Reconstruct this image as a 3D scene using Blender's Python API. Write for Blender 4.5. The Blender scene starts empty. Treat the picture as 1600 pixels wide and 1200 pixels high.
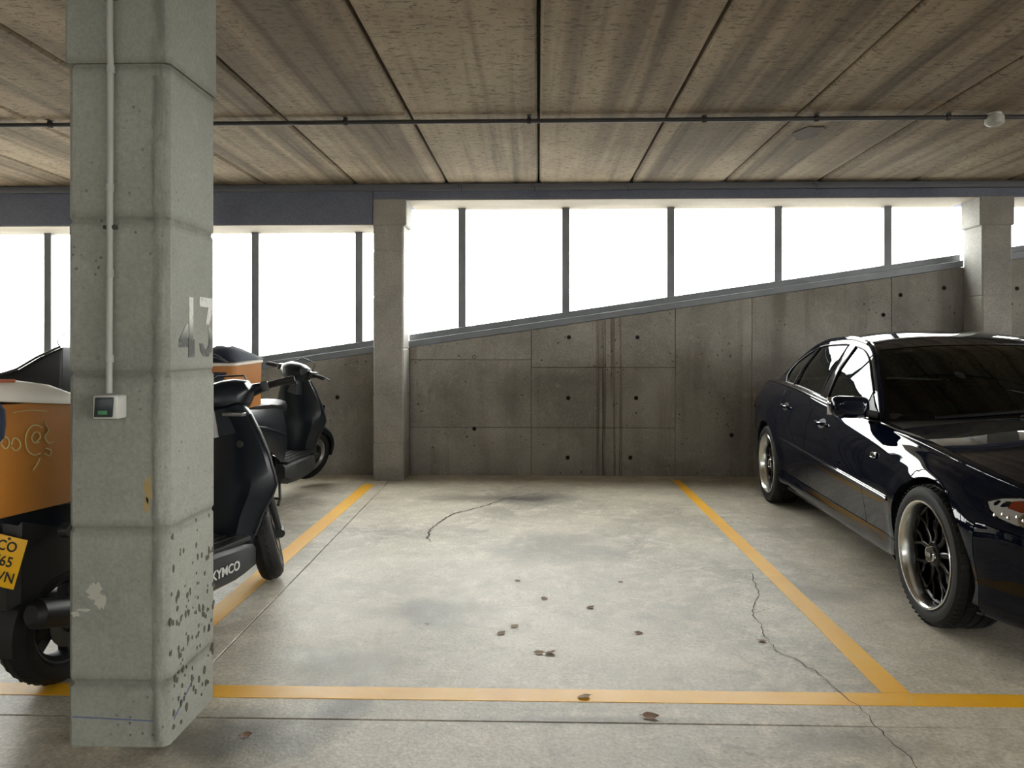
import bpy, bmesh, math, random
import numpy as np
from mathutils import Vector, Matrix
from mathutils.geometry import delaunay_2d_cdt

SC = bpy.context.scene
COL = SC.collection
R = math.radians

# ------------------------------------------------------------------ camera, sky, exposure
cam_d = bpy.data.cameras.new('camera')
cam = bpy.data.objects.new('camera', cam_d)
COL.objects.link(cam)
cam_d.sensor_fit = 'HORIZONTAL'
cam_d.sensor_width = 36.0
cam_d.lens = 1200 * 36.0 / 1600
cam_d.shift_x = -8 / 1600
cam_d.shift_y = -55 / 1600
cam.location = (0, 0, 1.22)
cam.rotation_euler = (R(90), 0, math.atan(.028))
cam_d.clip_start = .05
SC.camera = cam

world = bpy.data.worlds.new('overcast_sky')
SC.world = world
world.use_nodes = True
_n, _l = world.node_tree.nodes, world.node_tree.links
bg = _n['Background']
# even white overcast sky above the horizon, dull ground below it, the same all the way round
_tc, _sp, _rp = _n.new('ShaderNodeTexCoord'), _n.new('ShaderNodeSeparateXYZ'), _n.new('ShaderNodeValToRGB')
_l.new(_tc.outputs['Generated'], _sp.inputs[0])
_l.new(_sp.outputs['Z'], _rp.inputs['Fac'])
_rp.color_ramp.elements[0].position, _rp.color_ramp.elements[1].position = 0.0, .03
_rp.color_ramp.elements[0].color, _rp.color_ramp.elements[1].color = (.34, .33, .31, 1), (1, .985, .955, 1)
_l.new(_rp.outputs['Color'], bg.inputs['Color'])
bg.inputs['Strength'].default_value = 15.0
TUBE_LIGHT = 14
SC.view_settings.view_transform = 'Standard'
SC.view_settings.look = 'None'
SC.view_settings.gamma = 1
SC.view_settings.use_curve_mapping = False
SC.view_settings.exposure = 0.3
try:
    SC.cycles.use_denoising = True
    SC.cycles.max_bounces = 10
    SC.cycles.diffuse_bounces = 6
    SC.cycles.sample_clamp_indirect = 6
except Exception:
    pass

# ------------------------------------------------------------------ materials
def new_mat(name):
    m = bpy.data.materials.new(name)
    m.use_nodes = True
    nt = m.node_tree
    b = nt.nodes['Principled BSDF']
    return m, nt, b

def rgb(h):
    h = h.lstrip('#')
    v = [int(h[i:i + 2], 16) / 255 for i in (0, 2, 4)]
    return tuple((c / 12.92 if c <= .04045 else ((c + .055) / 1.055) ** 2.4) for c in v) + (1,)

def simple(name, col, rough=.5, metal=0.0, spec=.5, coat=0.0, bump=0.0, bscale=200, var=0.0):
    m, nt, b = new_mat(name)
    c = rgb(col) if isinstance(col, str) else tuple(col) + (1,)
    b.inputs['Base Color'].default_value = c
    b.inputs['Roughness'].default_value = rough
    b.inputs['Metallic'].default_value = metal
    b.inputs['Specular IOR Level'].default_value = spec
    b.inputs['Coat Weight'].default_value = coat
    b.inputs['Coat Roughness'].default_value = .02
    N = nt.nodes
    if bump or var:
        tc = N.new('ShaderNodeTexCoord')
        nz = N.new('ShaderNodeTexNoise')
        nz.inputs['Scale'].default_value = bscale
        nz.inputs['Detail'].default_value = 4
        nt.links.new(tc.outputs['Object'], nz.inputs['Vector'])
        if bump:
            bp = N.new('ShaderNodeBump')
            bp.inputs['Strength'].default_value = bump
            bp.inputs['Distance'].default_value = .004
            nt.links.new(nz.outputs['Fac'], bp.inputs['Height'])
            nt.links.new(bp.outputs['Normal'], b.inputs['Normal'])
        if var:
            nz2 = N.new('ShaderNodeTexNoise')
            nz2.inputs['Scale'].default_value = bscale * .12
            nz2.inputs['Detail'].default_value = 5
            nt.links.new(tc.outputs['Object'], nz2.inputs['Vector'])
            mx = N.new('ShaderNodeMixRGB')
            mx.blend_type = 'MULTIPLY'
            mx.inputs['Color1'].default_value = c
            rp = N.new('ShaderNodeValToRGB')
            rp.color_ramp.elements[0].position = .3
            rp.color_ramp.elements[1].position = .7
            rp.color_ramp.elements[0].color = (1 - var, 1 - var, 1 - var, 1)
            nt.links.new(nz2.outputs['Fac'], rp.inputs['Fac'])
            nt.links.new(rp.outputs['Color'], mx.inputs['Color2'])
            mx.inputs['Fac'].default_value = 1
            nt.links.new(mx.outputs['Color'], b.inputs['Base Color'])
    return m

class NG:
    """small helper that strings shader nodes together"""
    def __init__(s, nt):
        s.nt = nt
    def n(s, t, **kw):
        nd = s.nt.nodes.new('ShaderNode' + t)
        for k, v in kw.items():
            setattr(nd, k, v)
        return nd
    def put(s, sock, v):
        if hasattr(v, 'is_output') or isinstance(v, bpy.types.NodeSocket):
            s.nt.links.new(v, sock)
        else:
            sock.default_value = v
    def coord(s):
        return s.n('TexCoord').outputs['Object']
    def mapping(s, vec, scale=(1, 1, 1), loc=(0, 0, 0), rot=(0, 0, 0)):
        m = s.n('Mapping')
        s.put(m.inputs['Vector'], vec)
        m.inputs['Scale'].default_value = scale
        m.inputs['Location'].default_value = loc
        m.inputs['Rotation'].default_value = rot
        return m.outputs['Vector']
    def noise(s, vec, scale, detail=4, rough=.55, dist=0.0):
        m = s.n('TexNoise')
        s.put(m.inputs['Vector'], vec)
        m.inputs['Scale'].default_value = scale
        m.inputs['Detail'].default_value = detail
        m.inputs['Roughness'].default_value = rough
        m.inputs['Distortion'].default_value = dist
        return m.outputs['Fac']
    def voro(s, vec, scale, rnd=1.0):
        m = s.n('TexVoronoi')
        s.put(m.inputs['Vector'], vec)
        m.inputs['Scale'].default_value = scale
        m.inputs['Randomness'].default_value = rnd
        return m.outputs['Distance']
    def ramp(s, fac, a, b, ca=(0, 0, 0, 1), cb=(1, 1, 1, 1)):
        m = s.n('ValToRGB')
        m.color_ramp.elements[0].position = a
        m.color_ramp.elements[1].position = b
        m.color_ramp.elements[0].color = ca
        m.color_ramp.elements[1].color = cb
        s.put(m.inputs['Fac'], fac)
        return m.outputs['Color']
    def mix(s, fac, a, b, blend='MIX'):
        m = s.n('MixRGB', blend_type=blend)
        s.put(m.inputs['Fac'], fac)
        s.put(m.inputs['Color1'], a)
        s.put(m.inputs['Color2'], b)
        return m.outputs['Color']
    def math(s, op, a, b=0.0):
        m = s.n('Math', operation=op)
        s.put(m.inputs[0], a)
        s.put(m.inputs[1], b)
        return m.outputs[0]
    def sheen(s, f0=.045):
        """Schlick reflectance of a thin sheet, the same from both sides"""
        lw = s.n('LayerWeight')
        lw.inputs['Blend'].default_value = .5
        p = s.math('POWER', lw.outputs['Facing'], 5.0)
        return s.math('ADD', s.math('MULTIPLY', p, 1 - f0), f0)
    def bump(s, h, strength, dist=.01):
        m = s.n('Bump')
        s.put(m.inputs['Height'], h)
        m.inputs['Strength'].default_value = strength
        m.inputs['Distance'].default_value = dist
        return m.outputs['Normal']

def concrete(name, dark, light, mottled=2.2, pits=.0, pit_scale=60, rough=.8, streak=None, streak_col=None, streak_amt=.6, speck=.25, bump=.35, rnd=.12, scratch=0.0, seam=None, corner=None, drips=None):
    m, nt, b = new_mat(name)
    g = NG(nt)
    v = g.coord()
    a = g.noise(v, mottled, 7, .62, .4)
    c = g.mix(g.ramp(a, .32, .68), rgb(dark), rgb(light))
    f = g.noise(v, 90, 3, .7)
    c = g.mix(speck, c, g.ramp(f, .35, .65), 'OVERLAY')
    if streak:
        s = g.noise(g.mapping(v, streak), 1.0, 5, .6, .3)
        big = g.noise(v, .55, 3, .5)
        fac = g.math('MULTIPLY', g.ramp(s, .48, .62), g.ramp(big, .35, .62))
        c = g.mix(g.math('MULTIPLY', fac, streak_amt), c, rgb(streak_col))
    h = g.math('ADD', g.math('MULTIPLY', f, .5), g.math('MULTIPLY', a, .7))
    if pits:
        p = g.voro(v, pit_scale)
        where = g.ramp(g.noise(v, 3.2, 4, .6), .50, .62)
        pm = g.math('MULTIPLY', g.ramp(p, .10, .20, (1, 1, 1, 1), (0, 0, 0, 1)), where)
        c = g.mix(g.math('MULTIPLY', pm, pits), c, rgb('#34322c'))
        h = g.math('SUBTRACT', h, g.math('MULTIPLY', pm, 1.5))
    if scratch:
        sc = g.noise(g.mapping(v, (1.2, 1.2, 1.2)), 6.0, 9, .75, 1.6)
        c = g.mix(g.math('MULTIPLY', g.ramp(sc, .56, .66), scratch), c, rgb('#cfcabd'))
    if drips:
        sp = g.n('SeparateXYZ')
        g.put(sp.inputs[0], v)
        mid, half = (drips[0] + drips[1]) / 2, (drips[1] - drips[0]) / 2
        inb = g.ramp(g.math('ABSOLUTE', g.math('SUBTRACT', sp.outputs['X'], mid)), half * .6, half, (1, 1, 1, 1), (0, 0, 0, 1))
        ln = g.noise(g.mapping(v, (34, 1, .45)), 1.0, 4, .7, .15)
        c = g.mix(g.math('MULTIPLY', g.math('MULTIPLY', g.ramp(ln, .50, .60), inb), .7), c, rgb('#4d4039'))
        wh = g.noise(g.mapping(v, (22, 1, .9), (3.1, 0, .4)), 1.0, 6, .75, .9)
        c = g.mix(g.math('MULTIPLY', g.ramp(wh, .64, .70), .45), c, rgb('#bdb9b0'))
    if seam:
        sp = g.n('SeparateXYZ')
        g.put(sp.inputs[0], v)
        wob = g.math('MULTIPLY', g.math('SUBTRACT', g.noise(v, 9, 4), .5), .022)
        t = g.math('DIVIDE', g.math('SUBTRACT', g.math('ADD', sp.outputs['Z'], wob), seam[0]), seam[1])
        d = g.math('MULTIPLY', g.math('ABSOLUTE', g.math('SUBTRACT', t, g.math('ROUND', t))), seam[1])
        c = g.mix(g.math('MULTIPLY', g.ramp(d, .0, .030, (1, 1, 1, 1), (0, 0, 0, 1)), g.math('MULTIPLY', g.noise(v, 14, 4, .7), .9)), c, rgb('#55544a'))
        if corner:
            e = g.math('ABSOLUTE', g.math('SUBTRACT', g.math('ADD', sp.outputs['X'], g.math('MULTIPLY', wob, 1.6)), corner))
            c = g.mix(g.math('MULTIPLY', g.ramp(e, .008, .028, (1, 1, 1, 1), (0, 0, 0, 1)), g.math('MULTIPLY', g.ramp(g.noise(g.mapping(v, (30, 30, 5)), 1, 5, .7), .35, .6), .6)), c, rgb('#5d5f57'))
    if rnd:
        oi = g.n('ObjectInfo').outputs['Random']
        k = g.math('ADD', g.math('MULTIPLY', oi, rnd), 1 - rnd / 2)
        hs = g.n('HueSaturation')
        g.put(hs.inputs['Color'], c)
        g.put(hs.inputs['Value'], k)
        c = hs.outputs['Color']
    nt.links.new(c, b.inputs['Base Color'])
    b.inputs['Roughness'].default_value = rough
    b.inputs['Specular IOR Level'].default_value = .3
    nt.links.new(g.bump(h, bump, .006), b.inputs['Normal'])
    return m

M = {}
M['column'] = concrete('column_concrete', '#7f817a', '#989a91', 1.2, pits=.6, pit_scale=34, rough=.75, speck=.10, rnd=0, bump=.3, scratch=.10, seam=(.195, .474), corner=.128)
M['rear_column'] = concrete('rear_column_concrete', '#85837f', '#a09d97', 1.8, pits=.3, rough=.75, speck=.18, rnd=.06)
M['wall'] = concrete('wall_concrete', '#76736d', '#9a9790', 1.4, pits=.8, pit_scale=16, rough=.8, streak=(5, 5, .35), streak_col='#5a4f48', streak_amt=.5, speck=.22, rnd=.10, scratch=.16, drips=(.50, .86))
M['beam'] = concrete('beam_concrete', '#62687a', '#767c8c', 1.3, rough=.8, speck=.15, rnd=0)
M['soffit'] = concrete('soffit_concrete', '#8d8579', '#a59c8e', 1.3, rough=.8, streak=(.5, 9, 9), streak_col='#7c7266', streak_amt=.5, speck=.12, rnd=0)
M['dark_void'] = simple('joint_filler', '#24211e', .95)

def ceiling_mat():
    m, nt, b = new_mat('ceiling_rough_concrete')
    g = NG(nt)
    v = g.coord()
    a = g.noise(v, 1.1, 6, .6, .3)
    c = g.mix(g.ramp(a, .3, .7), rgb('#93836e'), rgb('#b0a089'))
    # worm-like rough texture stretched across the plank
    w = g.noise(g.mapping(v, (20, 44, 30)), 1.0, 4, .7, .8)
    c = g.mix(g.math('MULTIPLY', g.ramp(w, .38, .47, (1, 1, 1, 1), (0, 0, 0, 1)), .62), c, rgb('#463a2e'))
    s = g.noise(g.mapping(v, (3.4, .10, 1)), 1.0, 4, .6, .5)
    s2 = g.noise(g.mapping(v, (11, .25, 1)), 1.0, 3, .6, .2)
    fac = g.math('ADD', g.math('MULTIPLY', g.ramp(s, .46, .60), .55), g.math('MULTIPLY', g.ramp(s2, .52, .66), .25))
    c = g.mix(fac, c, rgb('#4a4034'))
    oi = g.n('ObjectInfo').outputs['Random']
    hs = g.n('HueSaturation')
    g.put(hs.inputs['Color'], c)
    g.put(hs.inputs['Value'], g.math('ADD', g.math('MULTIPLY', oi, .22), .88))
    nt.links.new(hs.outputs['Color'], b.inputs['Base Color'])
    b.inputs['Roughness'].default_value = .85
    b.inputs['Specular IOR Level'].default_value = .25
    nt.links.new(g.bump(w, .55, .006), b.inputs['Normal'])
    return m
M['ceiling'] = ceiling_mat()

def floor_mat():
    m, nt, b = new_mat('floor_power_floated_concrete')
    g = NG(nt)
    v = g.coord()
    a = g.noise(v, .9, 8, .62, .5)
    c = g.mix(g.ramp(a, .36, .64), rgb('#948e80'), rgb('#c4bcab'))
    a2 = g.noise(v, 5.5, 9, .75, .8)
    c = g.mix(g.math('MULTIPLY', g.ramp(a2, .48, .64), .5), c, rgb('#e2dacb'))
    a3 = g.noise(g.mapping(v, (1, 1, 1), (7.3, 1.9, 0)), 3.6, 9, .75, .6)
    c = g.mix(g.math('MULTIPLY', g.ramp(a3, .52, .70), .42), c, rgb('#625c52'))
    f = g.noise(v, 70, 4, .7)
    c = g.mix(.30, c, g.ramp(f, .3, .7), 'OVERLAY')
    f2 = g.noise(v, 22, 6, .75, .4)
    c = g.mix(g.math('MULTIPLY', g.ramp(f2, .55, .68), .35), c, rgb('#ddd6c8'))
    c = g.mix(g.math('MULTIPLY', g.ramp(f2, .30, .42, (1, 1, 1, 1), (0, 0, 0, 1)), .35), c, rgb('#5c574d'))
    # old oil mark in the middle of the bay, and one warm smear beside it
    for (cx, cy, rx, ry, col, amt) in ((-.10, 6.25, .50, .26, '#2e2b28', .9), (-.66, 6.25, .4, .22, '#5d5042', .7), (-.52, 3.55, .42, .22, '#544f45', .75), (.10, 4.75, .55, .6, '#6e6a60', .6), (-.75, 2.95, .4, .25, '#686359', .6), (-.98, 2.40, .34, .24, '#3a3732', .8), (-.66, 2.58, .12, .28, '#4c4842', .75), (1.35, 3.9, .35, .3, '#65615a', .5), (.15, 2.52, .6, .05, '#56524a', .6), (.95, 2.42, .3, .12, '#5d5951', .5)):
        mp = g.mapping(v, (1 / rx, 1 / ry, 0), (-cx / rx, -cy / ry, 0))
        gr = g.n('TexGradient', gradient_type='SPHERICAL')
        nzv = g.n('TexNoise')
        g.put(nzv.inputs['Vector'], v)
        nzv.inputs['Scale'].default_value = 3.5
        nzv.inputs['Detail'].default_value = 6
        off = g.n('VectorMath', operation='MULTIPLY_ADD')
        g.put(off.inputs[0], nzv.outputs['Color'])
        off.inputs[1].default_value = (1.2, 1.2, 0)
        g.put(off.inputs[2], mp)
        sub = g.n('VectorMath', operation='SUBTRACT')
        g.put(sub.inputs[0], off.outputs['Vector'])
        sub.inputs[1].default_value = (.6, .6, 0)
        g.put(gr.inputs['Vector'], sub.outputs['Vector'])
        c = g.mix(g.math('MULTIPLY', g.ramp(gr.outputs['Fac'], .05, .75), amt), c, rgb(col))
    nt.links.new(c, b.inputs['Base Color'])
    rr = g.math('ADD', g.math('MULTIPLY', a2, .35), .28)
    nt.links.new(rr, b.inputs['Roughness'])
    b.inputs['Specular IOR Level'].default_value = .45
    nt.links.new(g.bump(g.math('ADD', g.math('MULTIPLY', f, .8), g.math('MULTIPLY', a2, 1.4)), .32, .005), b.inputs['Normal'])
    return m
M['floor'] = floor_mat()

def paint_mat():
    m, nt, b = new_mat('yellow_road_paint')
    g = NG(nt)
    v = g.coord()
    a = g.noise(v, 2.0, 7, .65, .4)
    c = g.mix(g.ramp(a, .3, .7), rgb('#e2a20a'), rgb('#f0b81e'))
    w = g.noise(v, 9, 9, .75, .8)
    c = g.mix(g.math('MULTIPLY', g.ramp(w, .54, .70), .38), c, rgb('#e2cb80'))
    nt.links.new(c, b.inputs['Base Color'])
    nt.links.new(g.math('ADD', g.math('MULTIPLY', w, .3), .30), b.inputs['Roughness'])
    nt.links.new(g.bump(w, .12, .003), b.inputs['Normal'])
    return m
M['paint'] = paint_mat()

def number_mat():
    m, nt, b = new_mat('worn_graded_stencil_paint')
    g = NG(nt)
    v = g.coord()
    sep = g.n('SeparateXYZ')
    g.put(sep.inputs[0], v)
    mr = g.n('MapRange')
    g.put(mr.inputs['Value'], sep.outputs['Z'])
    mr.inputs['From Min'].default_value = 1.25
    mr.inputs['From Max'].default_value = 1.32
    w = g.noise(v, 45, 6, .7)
    c = g.mix(mr.outputs['Result'], rgb('#3c3c39'), rgb('#cfd1ca'))  # figures grade from dark at the foot to pale at the top
    c = g.mix(g.math('MULTIPLY', g.ramp(w, .52, .66), .6), c, rgb('#8d8f86'))
    nt.links.new(c, b.inputs['Base Color'])
    b.inputs['Roughness'].default_value = .7
    return m
M['number'] = number_mat()

def pane_mat():
    m, nt, b = new_mat('clear_window_glass')
    g = NG(nt)
    nt.nodes.remove(b)
    tr = g.n('BsdfTransparent')
    tr.inputs['Color'].default_value = (.95, .97, .96, 1)
    gl = g.n('BsdfGlossy')
    gl.inputs['Roughness'].default_value = .02
    mx = g.n('MixShader')
    g.put(mx.inputs[0], g.sheen())
    g.put(mx.inputs[1], tr.outputs[0])
    g.put(mx.inputs[2], gl.outputs[0])
    g.put(nt.nodes['Material Output'].inputs['Surface'], mx.outputs[0])
    return m
M['pane'] = pane_mat()
M['frame'] = simple('galvanised_steel', '#777c80', .45, .4, var=.25, bscale=40)
M['conduit_dark'] = simple('dark_steel_pipe', '#4a4a4c', .45, .6)
M['conduit'] = simple('grey_plastic_conduit', '#a4a69f', .5, var=.15, bscale=30)
M['duct'] = simple('painted_duct', '#5f626a', .55)
M['clip'] = simple('steel_clip', '#3c3a38', .5, .5)
M['white_plastic'] = simple('white_plastic', '#c2c3bd', .4, var=.1, bscale=60)
M['switch_dark'] = simple('switch_rocker', '#1f2a2d', .35)
M['green'] = simple('green_indicator', '#3f7a52', .4)
M['leaf'] = simple('dry_leaf', '#91705a', .75, var=.4, bscale=150)
M['leaf2'] = simple('dry_pale_leaf', '#b39a80', .75, var=.4, bscale=150)
M['damp'] = concrete('damp_concrete', '#54493f', '#65594d', 6, rough=.8, rnd=0)
M['crack'] = simple('crack_dirt', '#3a352f', .95)

def car_paint():
    m, nt, b = new_mat('navy_car_paint')
    b.inputs['Base Color'].default_value = (.0022, .0042, .012, 1)
    b.inputs['Roughness'].default_value = .25
    b.inputs['Metallic'].default_value = .0
    b.inputs['Specular IOR Level'].default_value = 0
    b.inputs['Coat Weight'].default_value = 1
    b.inputs['Coat IOR'].default_value = 1.38
    b.inputs['Coat Roughness'].default_value = .012
    return m
M['paint_navy'] = car_paint()

def tinted(name, tint=.10, tcol=(.6, .75, .7)):
    m, nt, b = new_mat(name)
    g = NG(nt)
    nt.nodes.remove(b)
    out = nt.nodes['Material Output']
    tr = g.n('BsdfTransparent')
    tr.inputs['Color'].default_value = tuple(tint * c for c in tcol) + (1,)
    gl = g.n('BsdfGlossy')
    gl.inputs['Roughness'].default_value = .0
    gl.inputs['Color'].default_value = (.95, 1, .98, 1)
    mx = g.n('MixShader')
    g.put(mx.inputs[0], g.sheen())
    g.put(mx.inputs[1], tr.outputs[0])
    g.put(mx.inputs[2], gl.outputs[0])
    g.put(out.inputs['Surface'], mx.outputs[0])
    return m
M['car_glass'] = tinted('tinted_glass', .12)
M['lens'] = tinted('clear_lens', .9, (1, 1, 1))
M['black_gloss'] = simple('gloss_black', '#060607', .16, spec=.35)
M['black_plastic'] = simple('black_plastic', '#111214', .45, bump=.05, bscale=400)
M['black_fabric'] = simple('black_upholstery', '#0c0c0d', .9)
M['rubber'] = simple('tyre_rubber', '#0b0b0c', .7, bump=.05, bscale=200)
M['polished'] = simple('polished_alloy', '#dededb', .22, 1.0)
M['chrome'] = simple('chrome', '#dcdcdc', .06, 1.0)
M['alloy_grey'] = simple('grey_alloy', '#8d8f90', .3, .9)
M['disc'] = simple('brake_disc', '#4c4c4c', .3, 1.0)
M['amber'] = simple('amber_lens', '#8a3418', .15, coat=.3)
M['reflector'] = simple('lamp_reflector', '#d8d8d6', .2, .35)
M['spoke_black'] = simple('satin_black_alloy', '#040405', .22, spec=.25)
M['badge'] = simple('silver_badge', '#b0b2b4', .2, .8)
M['sticker_grey'] = simple('grey_sticker', '#5b6063', .6)
M['sticker_green'] = simple('green_sticker', '#2c5a48', .6)
M['navy_plastic'] = simple('dark_blue_black_fairing', (.005, .008, .013), .3, spec=.35)
M['scooter_black'] = simple('black_fairing', (.007, .008, .009), .35, spec=.35)
M['scooter_grey'] = simple('charcoal_plastic', '#26282a', .5, bump=.05, bscale=300)
M['vinyl'] = simple('black_vinyl_seat', '#15161a', .38, bump=.06, bscale=260)
M['orange_box'] = simple('orange_plastic', '#a8703a', .42, var=.18, bscale=30)
M['orange_box_dark'] = simple('ochre_plastic', '#a2671c', .5, var=.25, bscale=26)
M['lid_white'] = simple('dusty_white_plastic', '#cfc9bd', .5, var=.15, bscale=30)
M['chalk'] = simple('chalk_scribble', '#a8a070', .9)
M['plate_yellow'] = simple('yellow_plate', '#dfab10', .4)
M['plate_text'] = simple('plate_letters', '#1a1712', .6)
M['letter_white'] = simple('white_letters', '#c9c9c6', .5)
M['blue_cloth'] = simple('navy_cloth', '#1a2438', .8, bump=.3, bscale=60)
M['red_lens'] = simple('red_lens', '#6e1511', .2, coat=.6)
M['cable'] = simple('black_cable', '#17171a', .5)
M['blue_chalk'] = simple('blue_chalk_line', '#5a6587', .9)
M['pale_stain'] = simple('pale_plaster_smear', '#b4b3a6', .9, var=.15, bscale=80)
M['rust_stain'] = simple('ochre_smear', '#a48f63', .9, var=.2, bscale=80)
M['red_plastic'] = simple('orange_red_plastic', '#a0583a', .45)

# ------------------------------------------------------------------ mesh helpers
class MB:
    def __init__(s, mtx=None):
        s.v, s.f = [], []
        s.m = mtx or Matrix.Identity(4)
    def add(s, vs, fs):
        o = len(s.v)
        s.v += [tuple(s.m @ Vector(p)) for p in vs]
        s.f += [tuple(i + o for i in f) for f in fs]
        return s
    def box(s, x0, x1, y0, y1, z0, z1):
        vs = [(x, y, z) for z in (z0, z1) for y in (y0, y1) for x in (x0, x1)]
        return s.add(vs, [(0, 2, 3, 1), (4, 5, 7, 6), (0, 1, 5, 4), (2, 6, 7, 3), (0, 4, 6, 2), (1, 3, 7, 5)])
    def prism(s, poly, fn, d0, d1):
        """poly: 2d outline, fn(a, b, d) -> point, extruded from d0 to d1"""
        n = len(poly)
        vs = [fn(a, b, d0) for a, b in poly] + [fn(a, b, d1) for a, b in poly]
        fs = [tuple(range(n))[::-1], tuple(range(n, 2 * n))]
        fs += [(i, (i + 1) % n, n + (i + 1) % n, n + i) for i in range(n)]
        return s.add(vs, fs)
    def loft(s, rings, closed=True, caps=True):
        n = len(rings[0])
        vs = [p for r in rings for p in r]
        fs = []
        for k in range(len(rings) - 1):
            for i in range(n if closed else n - 1):
                j = (i + 1) % n
                fs.append((k * n + i, k * n + j, (k + 1) * n + j, (k + 1) * n + i))
        if caps and closed:
            fs.append(tuple(range(n))[::-1])
            o = (len(rings) - 1) * n
            fs.append(tuple(range(o, o + n)))
        return s.add(vs, fs)
    def tube(s, path, r, n=8, caps=True):
        path = [Vector(p) for p in path]
        rr = r if isinstance(r, (list, tuple)) else [r] * len(path)
        rings = []
        prev = None
        for i, p in enumerate(path):
            a = path[max(i - 1, 0)]
            b = path[min(i + 1, len(path) - 1)]
            t = (b - a).normalized()
            if prev is None:
                u = t.orthogonal().normalized()
            else:
                u = (prev - t * prev.dot(t))
                u = u.normalized() if u.length > 1e-6 else t.orthogonal().normalized()
            prev = u
            w = t.cross(u)
            rings.append([tuple(p + (u * math.cos(q) + w * math.sin(q)) * rr[i]) for q in (2 * math.pi * k / n for k in range(n))])
        return s.loft(rings, True, caps)
    def lathe(s, prof, n=32, axis='y', c=(0, 0, 0), closed=False):
        """prof: (radius, height) pairs about an axis"""
        rings = []
        for r, h in prof:
            ring = []
            for k in range(n):
                q = 2 * math.pi * k / n
                a, b = r * math.cos(q), r * math.sin(q)
                p = {'x': (h, a, b), 'y': (a, h, b), 'z': (a, b, h)}[axis]
                ring.append((p[0] + c[0], p[1] + c[1], p[2] + c[2]))
            rings.append(ring)
        if closed:
            rings.append(rings[0])
        return s.loft(rings, True, not closed)
    def build(s, name, mat, parent=None, bevel=0.0, seg=2, angle=35, smooth=True, merge=False):
        me = bpy.data.meshes.new(name)
        me.from_pydata(s.v, [], s.f)
        bm = bmesh.new()
        bm.from_mesh(me)
        if merge:
            bmesh.ops.remove_doubles(bm, verts=bm.verts, dist=1e-5)
        bmesh.ops.recalc_face_normals(bm, faces=bm.faces)
        if bevel:
            bm.normal_update()
            es = [e for e in bm.edges if len(e.link_faces) == 2 and e.calc_face_angle(0) > R(40)]
            bmesh.ops.bevel(bm, geom=es, offset=bevel, segments=seg, affect='EDGES', profile=.5, clamp_overlap=True)
        bm.to_mesh(me)
        bm.free()
        return link(name, me, mat, parent, smooth, angle)

def link(name, me, mat, parent=None, smooth=True, angle=35):
    if mat is not None:
        me.materials.append(mat)
    if smooth and len(me.polygons):
        me.polygons.foreach_set('use_smooth', [True] * len(me.polygons))
        me.set_sharp_from_angle(angle=R(angle))
    o = bpy.data.objects.new(name, me)
    COL.objects.link(o)
    if parent is not None:
        o.parent = parent
    return o

def tag(o, label=None, cat=None, group=None, kind=None):
    if label: o['label'] = label
    if cat: o['category'] = cat
    if group: o['group'] = group
    if kind: o['kind'] = kind
    return o

def empty(name, loc=(0, 0, 0), rz=0.0, parent=None):
    o = bpy.data.objects.new(name, None)
    COL.objects.link(o)
    o.empty_display_size = .1
    o.location = loc
    o.rotation_euler = (0, 0, rz)
    if parent: o.parent = parent
    return o

def text_mesh(body, size, depth=.002, bold=0.0, spacing=1.0, width=1.0):
    cu = bpy.data.curves.new('letters', 'FONT')
    cu.body = body
    cu.size = size
    cu.extrude = depth / 2
    cu.offset = bold
    cu.space_character = spacing
    cu.align_x = 'CENTER'
    cu.align_y = 'CENTER'
    cu.resolution_u = 4
    ob = bpy.data.objects.new('letters', cu)
    COL.objects.link(ob)
    dg = bpy.context.evaluated_depsgraph_get()
    me = bpy.data.meshes.new_from_object(ob.evaluated_get(dg))
    COL.objects.unlink(ob)
    bpy.data.objects.remove(ob)
    if width != 1.0:
        me.transform(Matrix.Diagonal((width, 1, 1, 1)))
    me.materials.clear()
    return me

def frame_mtx(origin, xdir, ydir):
    x = Vector(xdir).normalized()
    y = Vector(ydir)
    y = (y - x * y.dot(x)).normalized()
    z = x.cross(y)
    m = Matrix((x, y, z)).transposed().to_4x4()
    m.translation = Vector(origin)
    return m

def text(name, body, size, origin, xdir, ydir, mat, parent=None, **kw):
    me = text_mesh(body, size, **kw)
    me.transform(frame_mtx(origin, xdir, ydir))
    return link(name, me, mat, parent, smooth=False)

def pchip(pts):
    x = np.array([p[0] for p in pts], float)
    y = np.array([p[1] for p in pts], float)
    h = np.diff(x)
    d = np.diff(y) / h
    m = np.zeros_like(y)
    for i in range(1, len(x) - 1):
        if d[i - 1] * d[i] > 0:
            w1, w2 = 2 * h[i] + h[i - 1], h[i] + 2 * h[i - 1]
            m[i] = (w1 + w2) / (w1 / d[i - 1] + w2 / d[i])
    m[0], m[-1] = d[0], d[-1]
    def f(q):
        q = min(max(q, x[0]), x[-1])
        i = int(min(max(np.searchsorted(x, q) - 1, 0), len(h) - 1))
        t = (q - x[i]) / h[i]
        return float((2 * t**3 - 3 * t**2 + 1) * y[i] + (t**3 - 2 * t**2 + t) * h[i] * m[i] + (-2 * t**3 + 3 * t**2) * y[i + 1] + (t**3 - t**2) * h[i] * m[i + 1])
    return f

def catmull(pts, n):
    """resample an open polyline smoothly, n steps per span"""
    P = [Vector(p) for p in pts]
    out = []
    for i in range(len(P) - 1):
        a, b, c, d = P[max(i - 1, 0)], P[i], P[i + 1], P[min(i + 2, len(P) - 1)]
        for k in range(n):
            t = k / n
            out.append(.5 * ((2 * b) + (c - a) * t + (2 * a - 5 * b + 4 * c - d) * t * t + (3 * b - a - 3 * c + d) * t**3))
    out.append(P[-1])
    return out

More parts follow.
